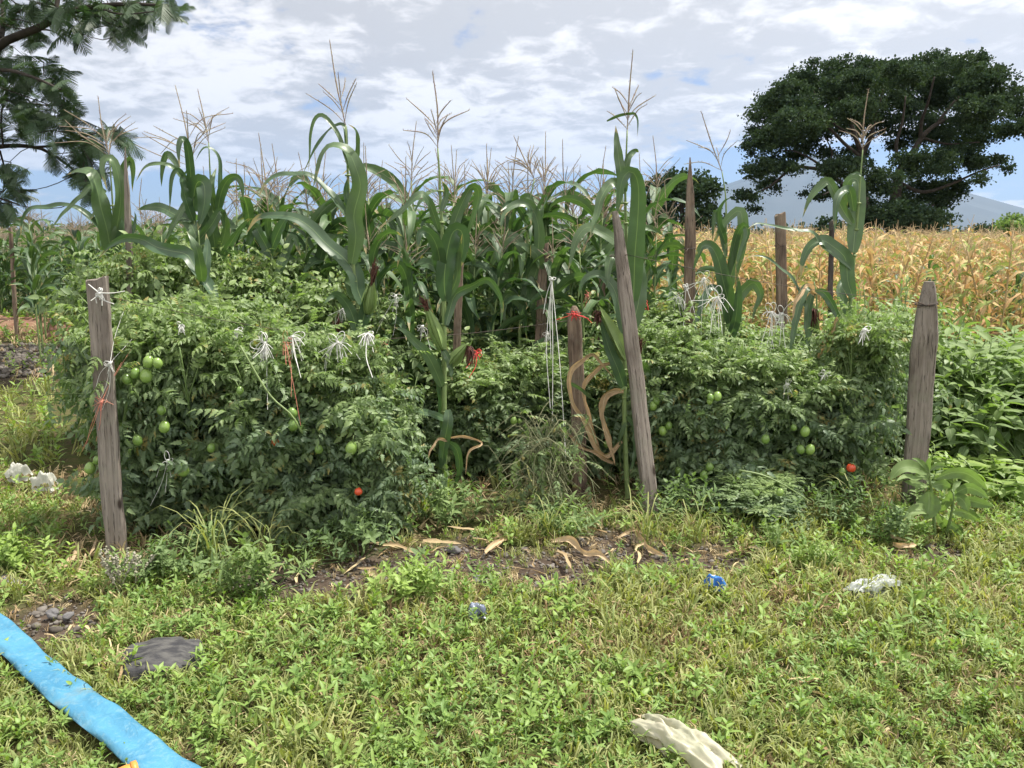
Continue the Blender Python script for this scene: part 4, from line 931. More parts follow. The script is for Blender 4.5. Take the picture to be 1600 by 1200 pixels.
hero('withered maize plant with drooping brown edged leaves and black silk', 5.0,
     [(1278,700),(1278,560),(1276,470),(1272,440)], None,
     [([(1272,455),(1260,450),(1248,480),(1240,520),(1233,560)],16,(10,40),'maize'), ([(1272,455),(1266,470),(1262,510),(1266,555)],14,(10,30)), ([(1274,455),(1288,458),(1304,482),(1316,512)],15,(10,30)),
      ([(1274,460),(1262,448),(1246,470),(1238,500)],9,(10,70),D_), ([(1274,500),(1256,540),(1252,525),(1240,524),(1228,532)],9,(10,40)), ([(1278,560),(1296,520),(1310,500),(1300,540)],9,(10,60),D_),
      ([(1278,640),(1290,700),(1296,745),(1292,785)],22,(0,20)), ([(1278,620),(1262,585),(1245,575),(1232,600)],20,(10,30)), ([(1278,520),(1240,440),(1220,420),(1196,402),(1176,400),(1156,408)],9,(20,60,30))],
     ears=[((1274,520),(1272,478),12,(1274,500))])
hero('short maize plant right of the withered one with a small dark ear', 5.1,
     [(1366,640),(1364,560),(1368,500)], None, [([(1364,560),(1350,530),(1338,545)],13), ([(1366,545),(1385,520),(1398,540)],13), ([(1366,520),(1358,490),(1345,485)],11)],
     ears=[((1366,545),(1371,512),11,(1375,498))])
hero('maize plant between the tallest one and the double tasselled one', 5.9,
     [(440,620),(432,500),(424,420),(420,340)], (404,208),
     [([(428,470),(415,440),(402,420),(390,450)],18), ([(430,440),(445,400),(458,370),(470,400)],18), ([(424,400),(408,370),(396,355),(384,395)],20), ([(424,390),(436,360),(450,340),(462,352)],20),
      ([(430,480),(455,460),(478,430),(500,440)],17), ([(434,520),(460,480),(482,462),(496,470)],20,(0,10)), ([(434,520),(448,470),(456,440)],20,(0,10)), ([(424,380),(418,350),(426,318)],12)],
     ears=[((436,505),(436,465),15,(436,450))], ntas=12, spread=45)
hero('maize plant with a dark ear just left of the central stalk', 5.3,
     [(536,700),(533,560),(530,480)], None, [([(532,560),(545,520),(552,505)],14), ([(531,540),(515,510),(500,520)],14), ([(531,510),(540,480),(555,470)],14)],
     ears=[((538,560),(529,520),15,(528,497))])
hero('maize plant left of the middle brown post with long overhanging leaves', 5.7,
     [(815,680),(812,520),(822,420),(826,330),(835,280)], (803,213),
     [([(818,440),(838,400),(842,360),(834,330),(822,318),(800,322),(786,340),(784,370)],20,(10,30)), ([(822,400),(805,372),(790,376),(775,400),(760,428)],19,(10,30)),
      ([(822,420),(846,378),(870,372),(905,352),(915,356)],18,(30,40)), ([(820,460),(836,430),(840,400),(820,385),(800,378)],24,(0,30)), ([(826,350),(812,325),(796,318),(782,330)],14),
      ([(824,360),(838,330),(850,306),(854,312),(845,330)],7,(0,50)), ([(815,490),(828,440),(830,470),(836,520)],20), ([(818,480),(795,460),(785,480),(790,510)],18)], ntas=14, spread=40)

def proc_maize(seed, H=1.85, nl=11, lean=.03, dry=False, tassel=True, low=.35):
    rs = np.random.default_rng(seed); random.seed(seed)
    gs, gl, gt = G(), G(), G(); ln = rs.normal(0, lean, 2)
    tip = np.array([ln[0]*H, ln[1]*H, H]); sp = spline([(0,0,-.05), (ln[0]*.3, ln[1]*.3, H*.5), tip], 14)
    tube(gs, sp, [.015,.012,.006], 6, tint=rs.uniform(.3,.7)); a0 = rs.uniform(0, 3.14)
    for k in range(nl):
        f = low + (.93-low)*k/(nl-1); b = np.array([np.interp(f*H, sp[:,2], sp[:,q]) for q in range(3)])
        a_ = a0 + (k%2)*math.pi + rs.normal(0,.35); L = rs.uniform(.55,.85)*(1-.35*abs(f-.6)); e0 = R(rs.uniform(48,78)); dr = R(rs.uniform(105,185)); 
        if dry: L *= .66; dr *= 1.15; e0 = R(rs.uniform(20,80))
        n = 12; s_ = np.linspace(0,1,n); el = e0 - dr*s_**rs.uniform(.9,1.9)
        st = L/(n-1); pts = np.vstack([b, b+np.cumsum(np.stack([np.cos(el)*math.cos(a_), np.cos(el)*math.sin(a_), np.sin(el)],1)[:-1]*st,0)])
        pts += np.stack([-math.sin(a_)*s_**2, math.cos(a_)*s_**2, 0*s_],1)*rs.normal(0,.08)
        ribbon(gl, pts, rs.uniform(.075,.11)*(.6 if dry else 1), n, side=(-math.sin(a_), math.cos(a_), 0), roll=(0, rs.normal(0,35), rs.normal(0,60)), fold=.3,
               wave=.16 if dry else .09, wfreq=4, tint=rs.uniform(0,1), prof='dry' if dry else 'maize')
    if tassel: tassel_geo(gt, tip-[0,0,.05], tip+[ln[0]*.3+rs.normal(0,.03), ln[1]*.3, rs.uniform(.34,.46)*(.55 if dry else 1)], 6 if dry else rs.integers(9,15), rs.uniform(38,58), rs, r=.0030 if not dry else .003, blen=rs.uniform(.5,.75))
    return gs, gl, gt
MV = []
for k in range(8):
    gs, gl, gt = proc_maize(200+k, H=1.82+.05*(k%3))
    MV.append((gs.mesh('stalk', MT['maize_stalk']), gl.mesh('foliage', MT['maize_far']), gt.mesh('tassel', MT['tassel'])))
def put_maize(x, y, var, sc, label, group, rot=0, rnd=None):
    t_ = thing('maize_plant', label, 'maize plant', (x, y, 0), group)
    t_.rotation_euler = (rnd[0], rnd[1], rot) if rnd else (0,0,rot); t_.scale = (sc,sc,sc)
    for nm, me in zip(('stalk','foliage','tassel'), MV[var]):
        o = bpy.data.objects.new(nm, me); COL.objects.link(o); o.parent = t_
    return t_
rs = np.random.default_rng(99)
MIDL = ['just right of the double tasselled maize','left of the looping top leaves of the tallest maize','right of the tallest maize, with a pinkish tassel against the blue sky','low in the gap right of the tallest maize',
 'just right of the long bare tassel in the middle','with a slanting pink tassel right of the middle','with the bushy tassel above the middle brown post','with a small tassel right of the bushy tassel','with a fan shaped tassel against the low white cloud','with a fan shaped tassel left of the torn top leaf',
 'with a thin tassel beside the smaller dark tree','with a short tassel just right of the tallest maize stalk','with a short tassel just left of the tallest maize stalk','with a thin tassel behind the maize with two ears','with a tassel over the small rounded tree','with a short pink tassel',
 'with a low tassel over the pale post','at the right end of the green rows near the smaller dark tree','behind the torn leaf maize, low tassel']
# mid plants whose tassel tips can be told apart
for k, (px, py, Yd) in enumerate([(430,238,7.4),(468,292,8.6),(606,248,7.2),(650,300,8),(716,212,7.0),(746,228,7.3),(826,222,7.0),(852,270,8),(881,262,8.2),(926,262,8),(1013,221,7.4),(557,300,9),(500,300,8.4),(700,262,7.8),(762,290,7.6),(585,305,8.3),(905,290,9),(1000,300,8.8),(958,300,9.2)]):
    tp = P(px, py, Yd); put_maize(tp[0], Yd, k%8, tp[2]/(2.27+.05*(k%3)), 'green maize plant '+MIDL[k], 'maize plants in the middle of the plot', rs.uniform(0,6.28))
n_ = 0
for row, Yd in enumerate(np.arange(6.9, 16.5, .72)):
    xl, xr = -.56*Yd-.6, min(.19*Yd+.15, 1.75 if Yd < 9 else .17*Yd)
    for x in np.arange(xl, xr, .42 + .03*row):
        if rs.uniform() < .12: continue
        if x < -.40*Yd and Yd < 9.5: continue
        put_maize(x+rs.normal(0,.07), Yd+rs.normal(0,.09), rs.integers(0,8), rs.uniform(.78,.97), 'green maize plant standing in the crowded middle rows', 'green maize plants in the crowded rows', rs.uniform(0,6.28), (rs.normal(0,.03), rs.normal(0,.03))); n_ += 1
ORD = 'first second third fourth fifth sixth seventh eighth ninth tenth eleventh twelfth thirteenth fourteenth fifteenth sixteenth seventeenth eighteenth nineteenth twentieth twenty-first twenty-second twenty-third twenty-fourth twenty-fifth twenty-sixth twenty-seventh twenty-eighth twenty-ninth thirtieth thirty-first thirty-second thirty-third thirty-fourth thirty-fifth thirty-sixth thirty-seventh thirty-eighth thirty-ninth fortieth'.split()
AM = sorted([(395,6.3,.84),(455,6.5,.92),(500,6.2,.86),(585,6.1,.92),(618,5.9,.86),(650,6.4,.94),(735,6.0,.86),(765,6.5,.92),(792,5.9,.84),(870,6.2,.88),(905,6.6,.92),(935,6.0,.84),(1010,6.6,.86),(560,6.6,.93),(1095,6.5,.74),(240,6.4,.82),(355,6.5,.90),(845,6.5,.92),(690,6.6,.93),
  (600,5.45,.80),(642,5.3,.76),(728,5.5,.82),(762,5.6,.80),(870,5.6,.78),(920,5.5,.80),(470,6.0,.84),(530,6.3,.90),(675,5.9,.86),(815,6.1,.88),(1025,6.1,.78),(330,6.1,.84),(425,6.7,.92),(890,6.1,.86),(960,6.4,.88)])
for k, (px, Yd, sc) in enumerate(AM):
    c = P(px, 400, Yd); put_maize(c[0], Yd, (k*3)%8, sc*(1.13 if Yd > 5.7 else 1.0), ORD[k]+' from the left of the green maize plants among the back tomato plants', 'maize plants among the back tomato plants', rs.uniform(0,6.28), (rs.normal(0,.04), rs.normal(0,.04)))
# far maize rows beyond (too many to tell apart) as one mass
def far_mass(name, label, cat, region, tpls, mats, cnt, scl):
    pos = region(cnt); n = len(pos); idx = rs.integers(0, len(tpls), n); g = G()
    a_ = rs.uniform(0,6.28,n); sc = rs.uniform(*scl, n); d = np.stack([np.cos(a_), np.sin(a_), 0*a_],1)
    for q, tp in enumerate(tpls):
        mq = idx == q; M = frames(pos[mq], d[mq], np.tile([0,0,1.],(mq.sum(),1)), sc[mq])
        for gi, (gg, _) in enumerate(zip(tp, mats)): g.inst(gg, M, rs.uniform(.2,.8,mq.sum()), gi)
    return tag(g.build(name, list(mats)), label, cat, kind='stuff')
LOW = [proc_maize(300+k, nl=10, low=.12) for k in range(4)]
def reg_far(cnt):
    y = rs.uniform(17, 60, cnt)**1.0; x = rs.uniform(-.85, .14, cnt)*y; q = ~((x > -.2*y) & (rs.uniform(size=cnt) < .3)); return np.stack([x[q], y[q], 0*x[q]],1)
far_mass('far_maize', 'distant rows of green maize forming one mass at left and behind the plot', 'maize field', reg_far, LOW, (MT['maize_stalk'], MT['maize_far'], MT['tassel']), 1150, (.84,1.0))
far_mass('far_maize', 'dark green maize rows at the left edge behind the reddish soil', 'maize field', lambda c: (lambda y: np.stack([rs.uniform(-.92,-.50,c)*y, y, 0*y],1))(rs.uniform(14.6,19,c)), LOW, (MT['maize_stalk'], MT['maize_far'], MT['tassel']), 210, (.70,.86))
# dry maize field on the right
DV = []; DG = []
for k in range(6):
    a_ = proc_maize(400+k, H=1.25+.06*(k%3), nl=15, lean=.08, dry=True, low=.12); DG.append(a_)
    DV.append((a_[0].mesh('stalk', MT['dry_stalk']), a_[1].mesh('foliage', MT['dry_field']), a_[2].mesh('tassel', MT['dry_tassel'])))
cand = []
for Yd in np.arange(9.6, 60, .62):
    for x in np.arange(.17*Yd, .80*Yd+.5, .33):
        if x < 1.9: continue
        cand.append((x+rs.normal(0,.10), Yd+rs.normal(0,.12)))
cand.sort(key=lambda q: q[1]); 
for k, (x, y) in enumerate(cand[:300]):
    t_ = thing('dry_maize_plant', 'dried tan maize plant in the near rows of the dry field', 'maize plant', (x, y, 0), 'dried maize plants in the field at right')
    t_.rotation_euler = (rs.normal(0,.08), rs.normal(0,.08), rs.uniform(0,6.28)); s_ = rs.uniform(.74,1.22); t_.scale = (s_,s_,s_)
    for nm, me in zip(('stalk','foliage','tassel'), DV[rs.integers(0,6)]):
        o = bpy.data.objects.new(nm, me); COL.objects.link(o); o.parent = t_
rest = np.array(cand[300:]); keep = rs.uniform(size=len(rest)) < np.clip(22/rest[:,1], 0, 1); rest = rest[keep]
far_mass('dry_maize_field', 'distant sea of dried maize stretching to the tree line', 'maize field', lambda c: np.stack([rest[:,0], rest[:,1], 0*rest[:,0]],1), DG, (MT['dry_stalk'], MT['dry_field'], MT['dry_tassel']), 0, (.80,1.32))
GD = sorted([(1165,11.5),(1205,13.8),(1262,12.2),(1330,11.2),(1372,14.5),(1400,10.8),(1450,12.6),(1490,11.4),(1520,15),(1548,12),(1580,10.6),(1595,13.5),(1425,17),(1290,16)])
for k, (px, Yd) in enumerate(GD):
    c = P(px, 400, Yd); put_maize(c[0], Yd, (k*5)%8, rs.uniform(.58,.70), ORD[k]+' from the left of the half green maize plants in the dry field', 'half green maize plants in the dry field', rs.uniform(0,6.28), (rs.normal(0,.08), rs.normal(0,.08)))
print('maize mid', n_, 'dry rest', len(rest))

# ================================================================== BROAD LEAVED BUSHES AND SINGLE WEEDS
def broad_tpl(seed, wd=.34, droop=.35, fold=.3):
    g = G(); S = [0,.08,.2,.35,.5,.65,.8,.92,1]; Wp = [.06,.3,.75,1,.97,.82,.52,.22,0]
    leaflet(g, np.zeros(3), np.array([1,0,0.]), np.array([0,0,1.]), 1.0, wd, S, Wp, fold, droop, .5); return g
BL = [broad_tpl(k, .30+.05*k, .25+.15*k, .2+.1*k) for k in range(4)]
def bush_mesh(seed, h, r, nst, lpn, lsz, mat, name='foliage', tpls=BL, tmean=.4):
    rs = np.random.default_rng(seed); st = G(); P_, D, U, S_, T_ = [], [], [], [], []
    for k in range(nst):
        a_ = rs.uniform(0,6.28); f = r*math.sqrt(rs.uniform(.02,1)); hh_ = h*rs.uniform(.65,1.05)*(1-.25*(f/r)**2)
        e = np.array([f*math.cos(a_), f*math.sin(a_), hh_]); pts = spline([(e[0]*.15, e[1]*.15, -.02), (e[0]*.6, e[1]*.6, hh_*.55), e], 10)
        tube(st, pts, [.008,.004], 5, tint=.4)
        nn = lpn
        for q in range(nn):
            u_ = .30+.70*(q/(nn-1))**.8; b = np.array([np.interp(u_, np.linspace(0,1,10), pts[:,c]) for c in range(3)]); az_ = q*2.4+rs.normal(0,.3)
            el = R(np.interp(u_, [.3,.8,1], [-25,-5,50])+rs.normal(0,16)); P_.append(b); D.append([math.cos(el)*math.cos(az_), math.cos(el)*math.sin(az_), math.sin(el)])
            U.append([rs.normal(0,.3)+.35*math.cos(az_), rs.normal(0,.3)+.35*math.sin(az_), 1]); S_.append(rs.uniform(*lsz)*np.interp(u_,[.3,.7,1],[.85,1,.6])); T_.append(np.clip(rs.normal(tmean,.15)+.35*(u_>.88),0,1))
    fo = scatter_leaves(np.array(P_), np.array(D), np.array(U), np.array(S_), np.array(T_), tpls, rs)
    return fo.mesh(name, mat), st.mesh('stem', MT['tomato_stem'])
BU = [bush_mesh(500+k, 1.0, .50, 22, 12, (.19,.30), MT['shrub_leaf'], tmean=.5) for k in range(3)]
BM = [bush_mesh(520+k, .5, .30, 12, 12, (.12,.20), MT['lime_leaf']) for k in range(2)]
BN = [bush_mesh(540+k, 1.0, .42, 24, 16, (.07,.13), MT['shrub_leaf'], tmean=.55) for k in range(2)]
def bush(px, Yd, top, w_, meshes, rot, name, label, cat, group=None, base_h=1.0):
    c = P(px, top, Yd); t_ = thing(name, label, cat, (c[0], Yd, 0), group)
    for nm, me in zip(('foliage','stem'), meshes):
        o = bpy.data.objects.new(nm, me); COL.objects.link(o); o.parent = t_; o.rotation_euler = (0,0,rot); o.scale = (w_, w_, c[2]/base_h)
    return t_
GB = 'broad leaved bushes at the right'
for k, (px, Yd, top, w_, lab) in enumerate([(1475,6.0,512,1.0,'broad leaved bush just right of the right end post'),(1540,5.7,520,1.0,'second broad leaved bush from the right end post'),
      (1592,5.5,560,1.05,'broad leaved bush at the right edge with the lowest drooping leaves'),(1650,5.9,530,1.1,'broad leaved bush cut by the right edge of the photo'),(1520,6.8,505,1.1,'broad leaved bush at the edge of the dry maize'),
      (1590,7.0,505,1.1,'broad leaved bush before the dry maize at the right edge'),(1440,6.6,480,1.0,'bush behind the right end post'),(1650,7.4,500,1.1,'farthest broad leaved bush at the right edge'),(1500,5.3,600,.8,'lower broad leaved bush at the foot of the bigger ones')]):
    bush(px, Yd, top, w_, BU[k%3], k*1.1, 'broadleaf_bush', lab, 'bush', GB)
for k, (px, Yd, top, lab) in enumerate([(1395,6.0,440,'upright leafy weed left of the right end post'),(1355,6.4,450,'leafy weed behind the tall dense tomato plant'),(1425,6.9,430,'tall leafy weed behind the right end post'),(1475,7.6,455,'leafy weed at the near edge of the dry maize'),(1340,7.2,440,'leafy weed behind the right tasselled maize')]):
    bush(px, Yd, top, .9, BN[k%2], k*1.7, 'leafy_weed', lab, 'weed', 'upright leafy weeds at the right')
for k, (px, Yd, top, w_, lab) in enumerate([(1560,4.6,722,1.1,'bright lime green leafy plant at the right of the drooping leaved one'),(1500,4.9,712,.9,'lime green plant behind the foot of the right end post'),(1600,4.9,700,1.1,'bright lime green plant at the right edge'),(1475,4.75,700,.7,'small lime green plant just right of the right end post')]):
    bush(px, Yd, top, w_, BM[k%2], k*2, 'lime_plant', lab, 'plant', 'bright green low plants at right', .5)
# single big leaved plant in front of the right post
def hero_leafy():
    base = GP(1462, 838); Yd = base[1]; t_ = thing('broadleaf_plant', 'large drooping leaved plant standing in front of the right end post', 'plant', base)
    g = G(); tube(g, [base-[0,0,.03], P(1458,790,Yd), P(1452,745,Yd), P(1451,732,Yd)], [.010,.006], 7, n=12, tint=.6)
    tube(g, [P(1478,838,Yd), P(1487,800,Yd-.05), P(1490,770,Yd-.08)], [.008,.005], 6, n=8, tint=.4); g.build('stem', MT['tomato_stem'], t_, origin=base)
    L_ = [([(1448,741),(1430,731),(1408,732),(1390,751)],20,(30,20)),([(1462,748),(1490,738),(1515,742),(1544,766)],19,(30,20)),([(1451,768),(1452,785),(1450,800),(1445,812)],30,(0,5)),([(1463,802),(1473,815),(1485,830),(1492,846)],16,(10,15)),
          ([(1480,818),(1490,822),(1500,830),(1507,841)],12,(10,20)),([(1490,772),(1512,762),(1530,768),(1546,780)],16,(20,20)),([(1490,778),(1500,778),(1508,786),(1513,800)],17,(10,20)),([(1492,780),(1515,782),(1532,786),(1552,792)],16,(20,20)),
          ([(1488,800),(1505,800),(1520,806),(1532,816)],16,(20,20)),([(1452,738),(1445,728),(1434,719),(1424,716)],7,(20,30)),([(1453,735),(1465,727),(1478,728)],9,(20,20)),([(1445,745),(1430,748),(1415,745),(1400,752)],10,(40,40)),
          ([(1450,760),(1435,758),(1420,755),(1412,752)],12,(30,50)),([(1449,750),(1440,740),(1430,745)],14,(10,50)),([(1456,760),(1472,757),(1485,762)],16,(10,30)),([(1455,800),(1440,796),(1425,802),(1418,815)],18,(30,20)),
          ([(1470,800),(1480,780),(1484,766)],13,(20,40)),([(1452,734),(1450,722),(1456,714)],7),([(1490,770),(1494,758),(1502,752)],8)]
    for spec, wpx, roll in [(a[0], a[1], a[2] if len(a) > 2 else (0,30)) for a in L_]:
        rs_ = random.uniform(-.14,.06); g = G(); ribbon(g, pts3(spec, Yd-.02, dY=rs_), wpx*pxm(Yd)*1.25, 16, roll=roll, fold=.3, wave=.03, tint=random.uniform(.4,1), prof='ovate'); g.build('leaf', MT['shrub_leaf'], t_, origin=base)
hero_leafy()
# individual weeds on the soil strip
def weed_sprig(seed, lw=.34, nodes=4):
    rs = np.random.default_rng(seed); g = G(); tp = np.array([rs.normal(0,.15), rs.normal(0,.15), 1.0])
    tube(g, [np.zeros(3), tp*.5+[rs.normal(0,.05),0,0], tp], [.018,.010], 3, cap=False, tint=.4)
    for k in range(nodes):
        f = .35+.65*k/(nodes-1); a0 = k*1.57+rs.uniform(-.3,.3)
        for q in range(2):
            a_ = a0 + q*math.pi; el = R(20+35*(k/(nodes-1))+rs.normal(0,12)); d = np.array([math.cos(el)*math.cos(a_), math.cos(el)*math.sin(a_), math.sin(el)])
            leaflet(g, tp*f, d, np.array([-d[0]*.6,-d[1]*.6,1]), rs.uniform(.36,.58)*(1-.25*(k==nodes-1)), lw*.42, [0,.3,.65,1], [.2,1,.8,0], .3, .35, .5+rs.normal(0,.1))
    return g
WS = [weed_sprig(600+k, [.30,.36,.44,.52][k%4], 3+k%3) for k in range(6)]
def weed_patch(px, py, w_, h_, n, sz, mat, label, name='weed_plant', group=None, seed=0, tmean=.5):
    rs = np.random.default_rng(seed+int(px)); c = GP(px, py); r = w_*.5*pxm(c[1])
    pos = np.stack([c[0]+rs.normal(0,r*.45,n), c[1]+rs.normal(0,r*.35,n), np.zeros(n)],1); pos[:,2] = rs.uniform(0,1,n)*h_*pxm(c[1])*.75
    up = np.stack([rs.normal(0,.35,n)+(pos[:,0]-c[0])/r*.5, rs.normal(0,.35,n)+(pos[:,1]-c[1])/r*.5, np.ones(n)],1)
    M = np.zeros((n,4,4)); Z_ = nrm(up); X_ = nrm(np.cross(Z_, rs.normal(0,1,(n,3)))); Y_ = np.cross(Z_, X_); sc = rs.uniform(*sz,n)[:,None]
    M[:,:3,0]=X_*sc; M[:,:3,1]=Y_*sc; M[:,:3,2]=Z_*sc; M[:,:3,3]=pos; M[:,3,3]=1; idx = rs.integers(0,len(WS),n); g = G()
    for k, tp in enumerate(WS):
        q = idx==k
        if q.any(): g.inst(tp, M[q], np.clip(rs.normal(tmean,.18,q.sum()),0,1))
    for k in range(0, n, 3): tube(g, [[c[0]+(pos[k,0]-c[0])*.4, c[1]+(pos[k,1]-c[1])*.4, -.01], pos[k]], [.003,.002], 4, cap=False, tint=.4)
    return tag(g.build(name, mat), label, 'weed', group)
WG = 'weeds along the edge of the plot'
weed_patch(390,925,130,70,60,(.08,.13),MT['shrub_leaf'],'leafy green weed clump on the soil below the left hedge',group=WG,tmean=.9)
weed_patch(640,940,90,55,34,(.08,.12),MT['weed'],'bright green weed clump standing above the lawn edge',group=WG,seed=2,tmean=.8)
weed_patch(1270,893,22,45,14,(.06,.09),MT['lime_leaf'],'small yellow green weed on the lawn right of the bare soil',group=WG,seed=3,tmean=1)
weed_patch(1224,865,50,40,12,(.09,.13),MT['shrub_leaf'],'pale broad leaved seedling beside the bare soil patch',group=WG,seed=4,tmean=1)
weed_patch(715,818,110,60,44,(.09,.14),MT['shrub_leaf'],'weed clump at the foot of the maize with two green ears',group=WG,seed=5,tmean=.7)
weed_patch(560,865,150,50,50,(.08,.13),MT['shrub_leaf'],'dark weed clump under the right part of the left hedge',group=WG,seed=6,tmean=.3)
weed_patch(250,905,120,50,44,(.07,.12),MT['shrub_leaf'],'weed clump right of the foot of the left plank post',group=WG,seed=7,tmean=.6)
weed_patch(1390,845,80,45,34,(.07,.11),MT['shrub_leaf'],'weed clump left of the large drooping leaved plant',group=WG,seed=8,tmean=.4)
weed_patch(1425,800,70,70,34,(.08,.13),MT['shrub_leaf'],'leafy weed clump hiding the foot of the right end post',group=WG,seed=14,tmean=.7)
weed_patch(25,900,70,50,24,(.09,.14),MT['weed'],'weed clump at the left edge above the blue hose',group=WG,seed=9,tmean=.8)
weed_patch(1060,815,130,60,56,(.08,.13),MT['shrub_leaf'],'weed clump around the foot of the leaning post',group=WG,seed=10,tmean=.4)
weed_patch(1300,820,110,60,46,(.08,.12),MT['shrub_leaf'],'weed clump under the tall dense tomato plant',group=WG,seed=11,tmean=.3)
weed_patch(880,835,120,45,40,(.07,.11),MT['shrub_leaf'],'low weeds below the withered vines',group=WG,seed=12,tmean=.6)
weed_patch(325,875,90,50,30,(.08,.12),MT['shrub_leaf'],'shaded weed clump under the middle of the left hedge',group=WG,seed=13,tmean=.4)
# long bladed grass tufts
def grass_tuft(px, py, n, L, label, seed):
    rs = np.random.default_rng(seed); c = GP(px, py); g = G()
    for k in range(n):
        a_ = rs.uniform(0,6.28); l_ = L*rs.uniform(.5,1.1); b = c+np.array([rs.normal(0,.03), rs.normal(0,.03), 0]); d = np.array([math.cos(a_), math.sin(a_), 0])
        ribbon(g, [b, b+d*l_*.18+[0,0,l_*.5], b+d*l_*.5+[0,0,l_*.75], b+d*l_*rs.uniform(.7,1)+[0,0,l_*rs.uniform(.35,.75)]], .007, 8, side=(-d[1],d[0],0), fold=.3, wave=0, tint=rs.uniform(0,.7), prof='g')
    tag(g.build('grass_tuft', MT['grass']), label, 'grass tuft', 'long bladed grass tufts')
grass_tuft(335,885,26,.42,'long bladed grass tuft under the left hedge',1); grass_tuft(415,872,16,.36,'thin grass tuft in the shade of the left hedge',2)
grass_tuft(560,830,12,.35,'grass tuft below the right part of the left hedge',3); grass_tuft(1010,850,30,.30,'grass tuft at the foot of the leaning post',4)
grass_tuft(1340,810,16,.30,'grass tuft under the tall dense tomato plant',5); grass_tuft(1085,850,24,.26,'grass tuft beside the bare soil at right',6); grass_tuft(860,845,30,.26,'dry grass tuft under the withered vines',7)
# grey flowering weed by the left post
g = G(); c = GP(195,925); rs = np.random.default_rng(4)
for k in range(13):
    b = c+np.array([rs.normal(0,.035), rs.normal(0,.03), 0]); e = b+np.array([rs.normal(0,.045), rs.normal(0,.03), rs.uniform(.10,.22)]); tube(g, [b,(b+e)/2,e], [.002,.0015], 3)
    for q in range(26):
        u_ = rs.uniform(.45,1.05); lumpy(g, b+(e-b)*u_+rs.normal(0,.004,3), .0045, q, seg=6, tint=.5)
tag(g.build('flowering_weed', plain('seed_heads',(0.36,0.33,0.27,1),(0.24,0.24,0.16,1),scale=60)), 'grey seeded flower weed at the foot of the left plank post', 'weed')
# fallen dry maize leaves
def fallen(spec, wpx, label, dz=.018):
    g = G(); pts = np.array([GP(*q)+[0,0,.03+dz*math.sin(k*1.6)**2] for k, q in enumerate(spec)]); Yd = pts[0][1]
    ribbon(g, pts, wpx*pxm(Yd)*.85, 26, side=(0,.9,.4), roll=(random.uniform(-30,30), random.uniform(-40,60), random.uniform(-30,30)), fold=.3, wave=.12, wfreq=5, tint=random.uniform(.5,1), prof='dry', curl=.4)
    tag(g.build('fallen_leaf', MT['dry_leaf']), label, 'dry leaf', 'fallen dry maize leaves')
fallen([(862,855),(893,858),(915,873),(935,880),(957,893)],15,'kinked tan maize leaf fallen on the bare soil in the middle'); fallen([(993,838),(1000,850),(1015,866),(1040,884)],13,'tan maize leaf fallen right of the middle')
fallen([(758,872),(778,860),(800,845)],12,'bundle of dry maize leaves on the soil before the withered vines'); fallen([(770,866),(790,853),(812,850)],8,'narrow dry maize leaf beside the bundle')
fallen([(1395,858),(1412,866),(1432,860)],12,'brown curled leaf below the large drooping leaved plant'); fallen([(965,848),(990,842),(1012,846)],7,'thin pale dry blade across the soil in the middle')
for k, (px, py) in enumerate([(95,905),(108,890),(120,905),(84,918),(137,880)]):
    fallen([(px,py),(px+10,py-14),(px+14,py-32)],11,['middle','inner','right middle','leftmost and lowest','rightmost and topmost'][k]+' one of the withered brown leaves at the left foot of the hedge')

# ================================================================== TREES
def quad_tpl(k=10, seed=0, ar=.42):
    rs = np.random.default_rng(seed); g = G()
    for q in range(k):
        c = rs.normal(0,.42,3); c[2] *= .55; d = nrm(rs.normal(0,1,3)); s_ = nrm(np.cross(d, rs.normal(0,1,3))); l_ = rs.uniform(.28,.48); w_ = l_*ar
        g.add([c, c+d*l_*.5+s_*w_, c+d*l_, c+d*l_*.5-s_*w_], [[0,1,2,3]], None, [[.3,0,.5+rs.normal(0,.2)]]*4)
    return g
QT = [quad_tpl(12, k) for k in range(5)]
def blob_crown(blobs, Yd, density, size, depth=1.0, seed=1, zflat=1.0):
    rs = np.random.default_rng(seed); g = G()
    for (px, py, rx, ry) in blobs:
        yb = Yd + rs.uniform(-1,1)*5*depth; c = P(px, py, yb); s_ = pxm(yb); npad = max(5, int(rx*ry/34))
        for q in range(npad):                       # flat leaf pads held at the ends of twigs
            d = nrm(rs.normal(0,1,3))*rs.uniform(.2,1)**.5; pc = c + d*np.array([rx*s_, rx*s_*.9*depth, ry*s_])
            pc[2] -= .12*rx*s_*d[0]**2; pr = rs.uniform(.5,1.0)*min(rx,26)*s_*.42; n = int(density*rx*ry/npad*rs.uniform(.7,1.3))
            dd = rs.normal(0,1,(n,3))*[.55,.55,.16]; pos = pc + dd*pr; pos[:,2] -= .18*pr*(dd[:,0]**2+dd[:,1]**2)
            lo = rs.uniform(size=n) < .22; dl = nrm(rs.normal(0,1,(n,3)))*(rs.uniform(0,1,(n,1))**.4)*[1.12,1,1.12]; pos = np.where(lo[:,None], c + dl*np.array([rx*s_, rx*s_*.9*depth, ry*s_]), pos)
            a_ = rs.uniform(0,6.28,n); M = frames(pos, np.stack([np.cos(a_),np.sin(a_),rs.normal(0,.2,n)],1), np.tile([0,0,1.],(n,1))+rs.normal(0,.22,(n,3)), rs.uniform(.6,1.3,n)*size)
            idx = rs.integers(0,5,n); tn = np.clip(rs.normal(.45,.18,n)+rs.normal(0,.18),0,1)
            for k in range(5):
                if (idx==k).any(): g.inst(QT[k], M[idx==k], tn[idx==k])
    return g
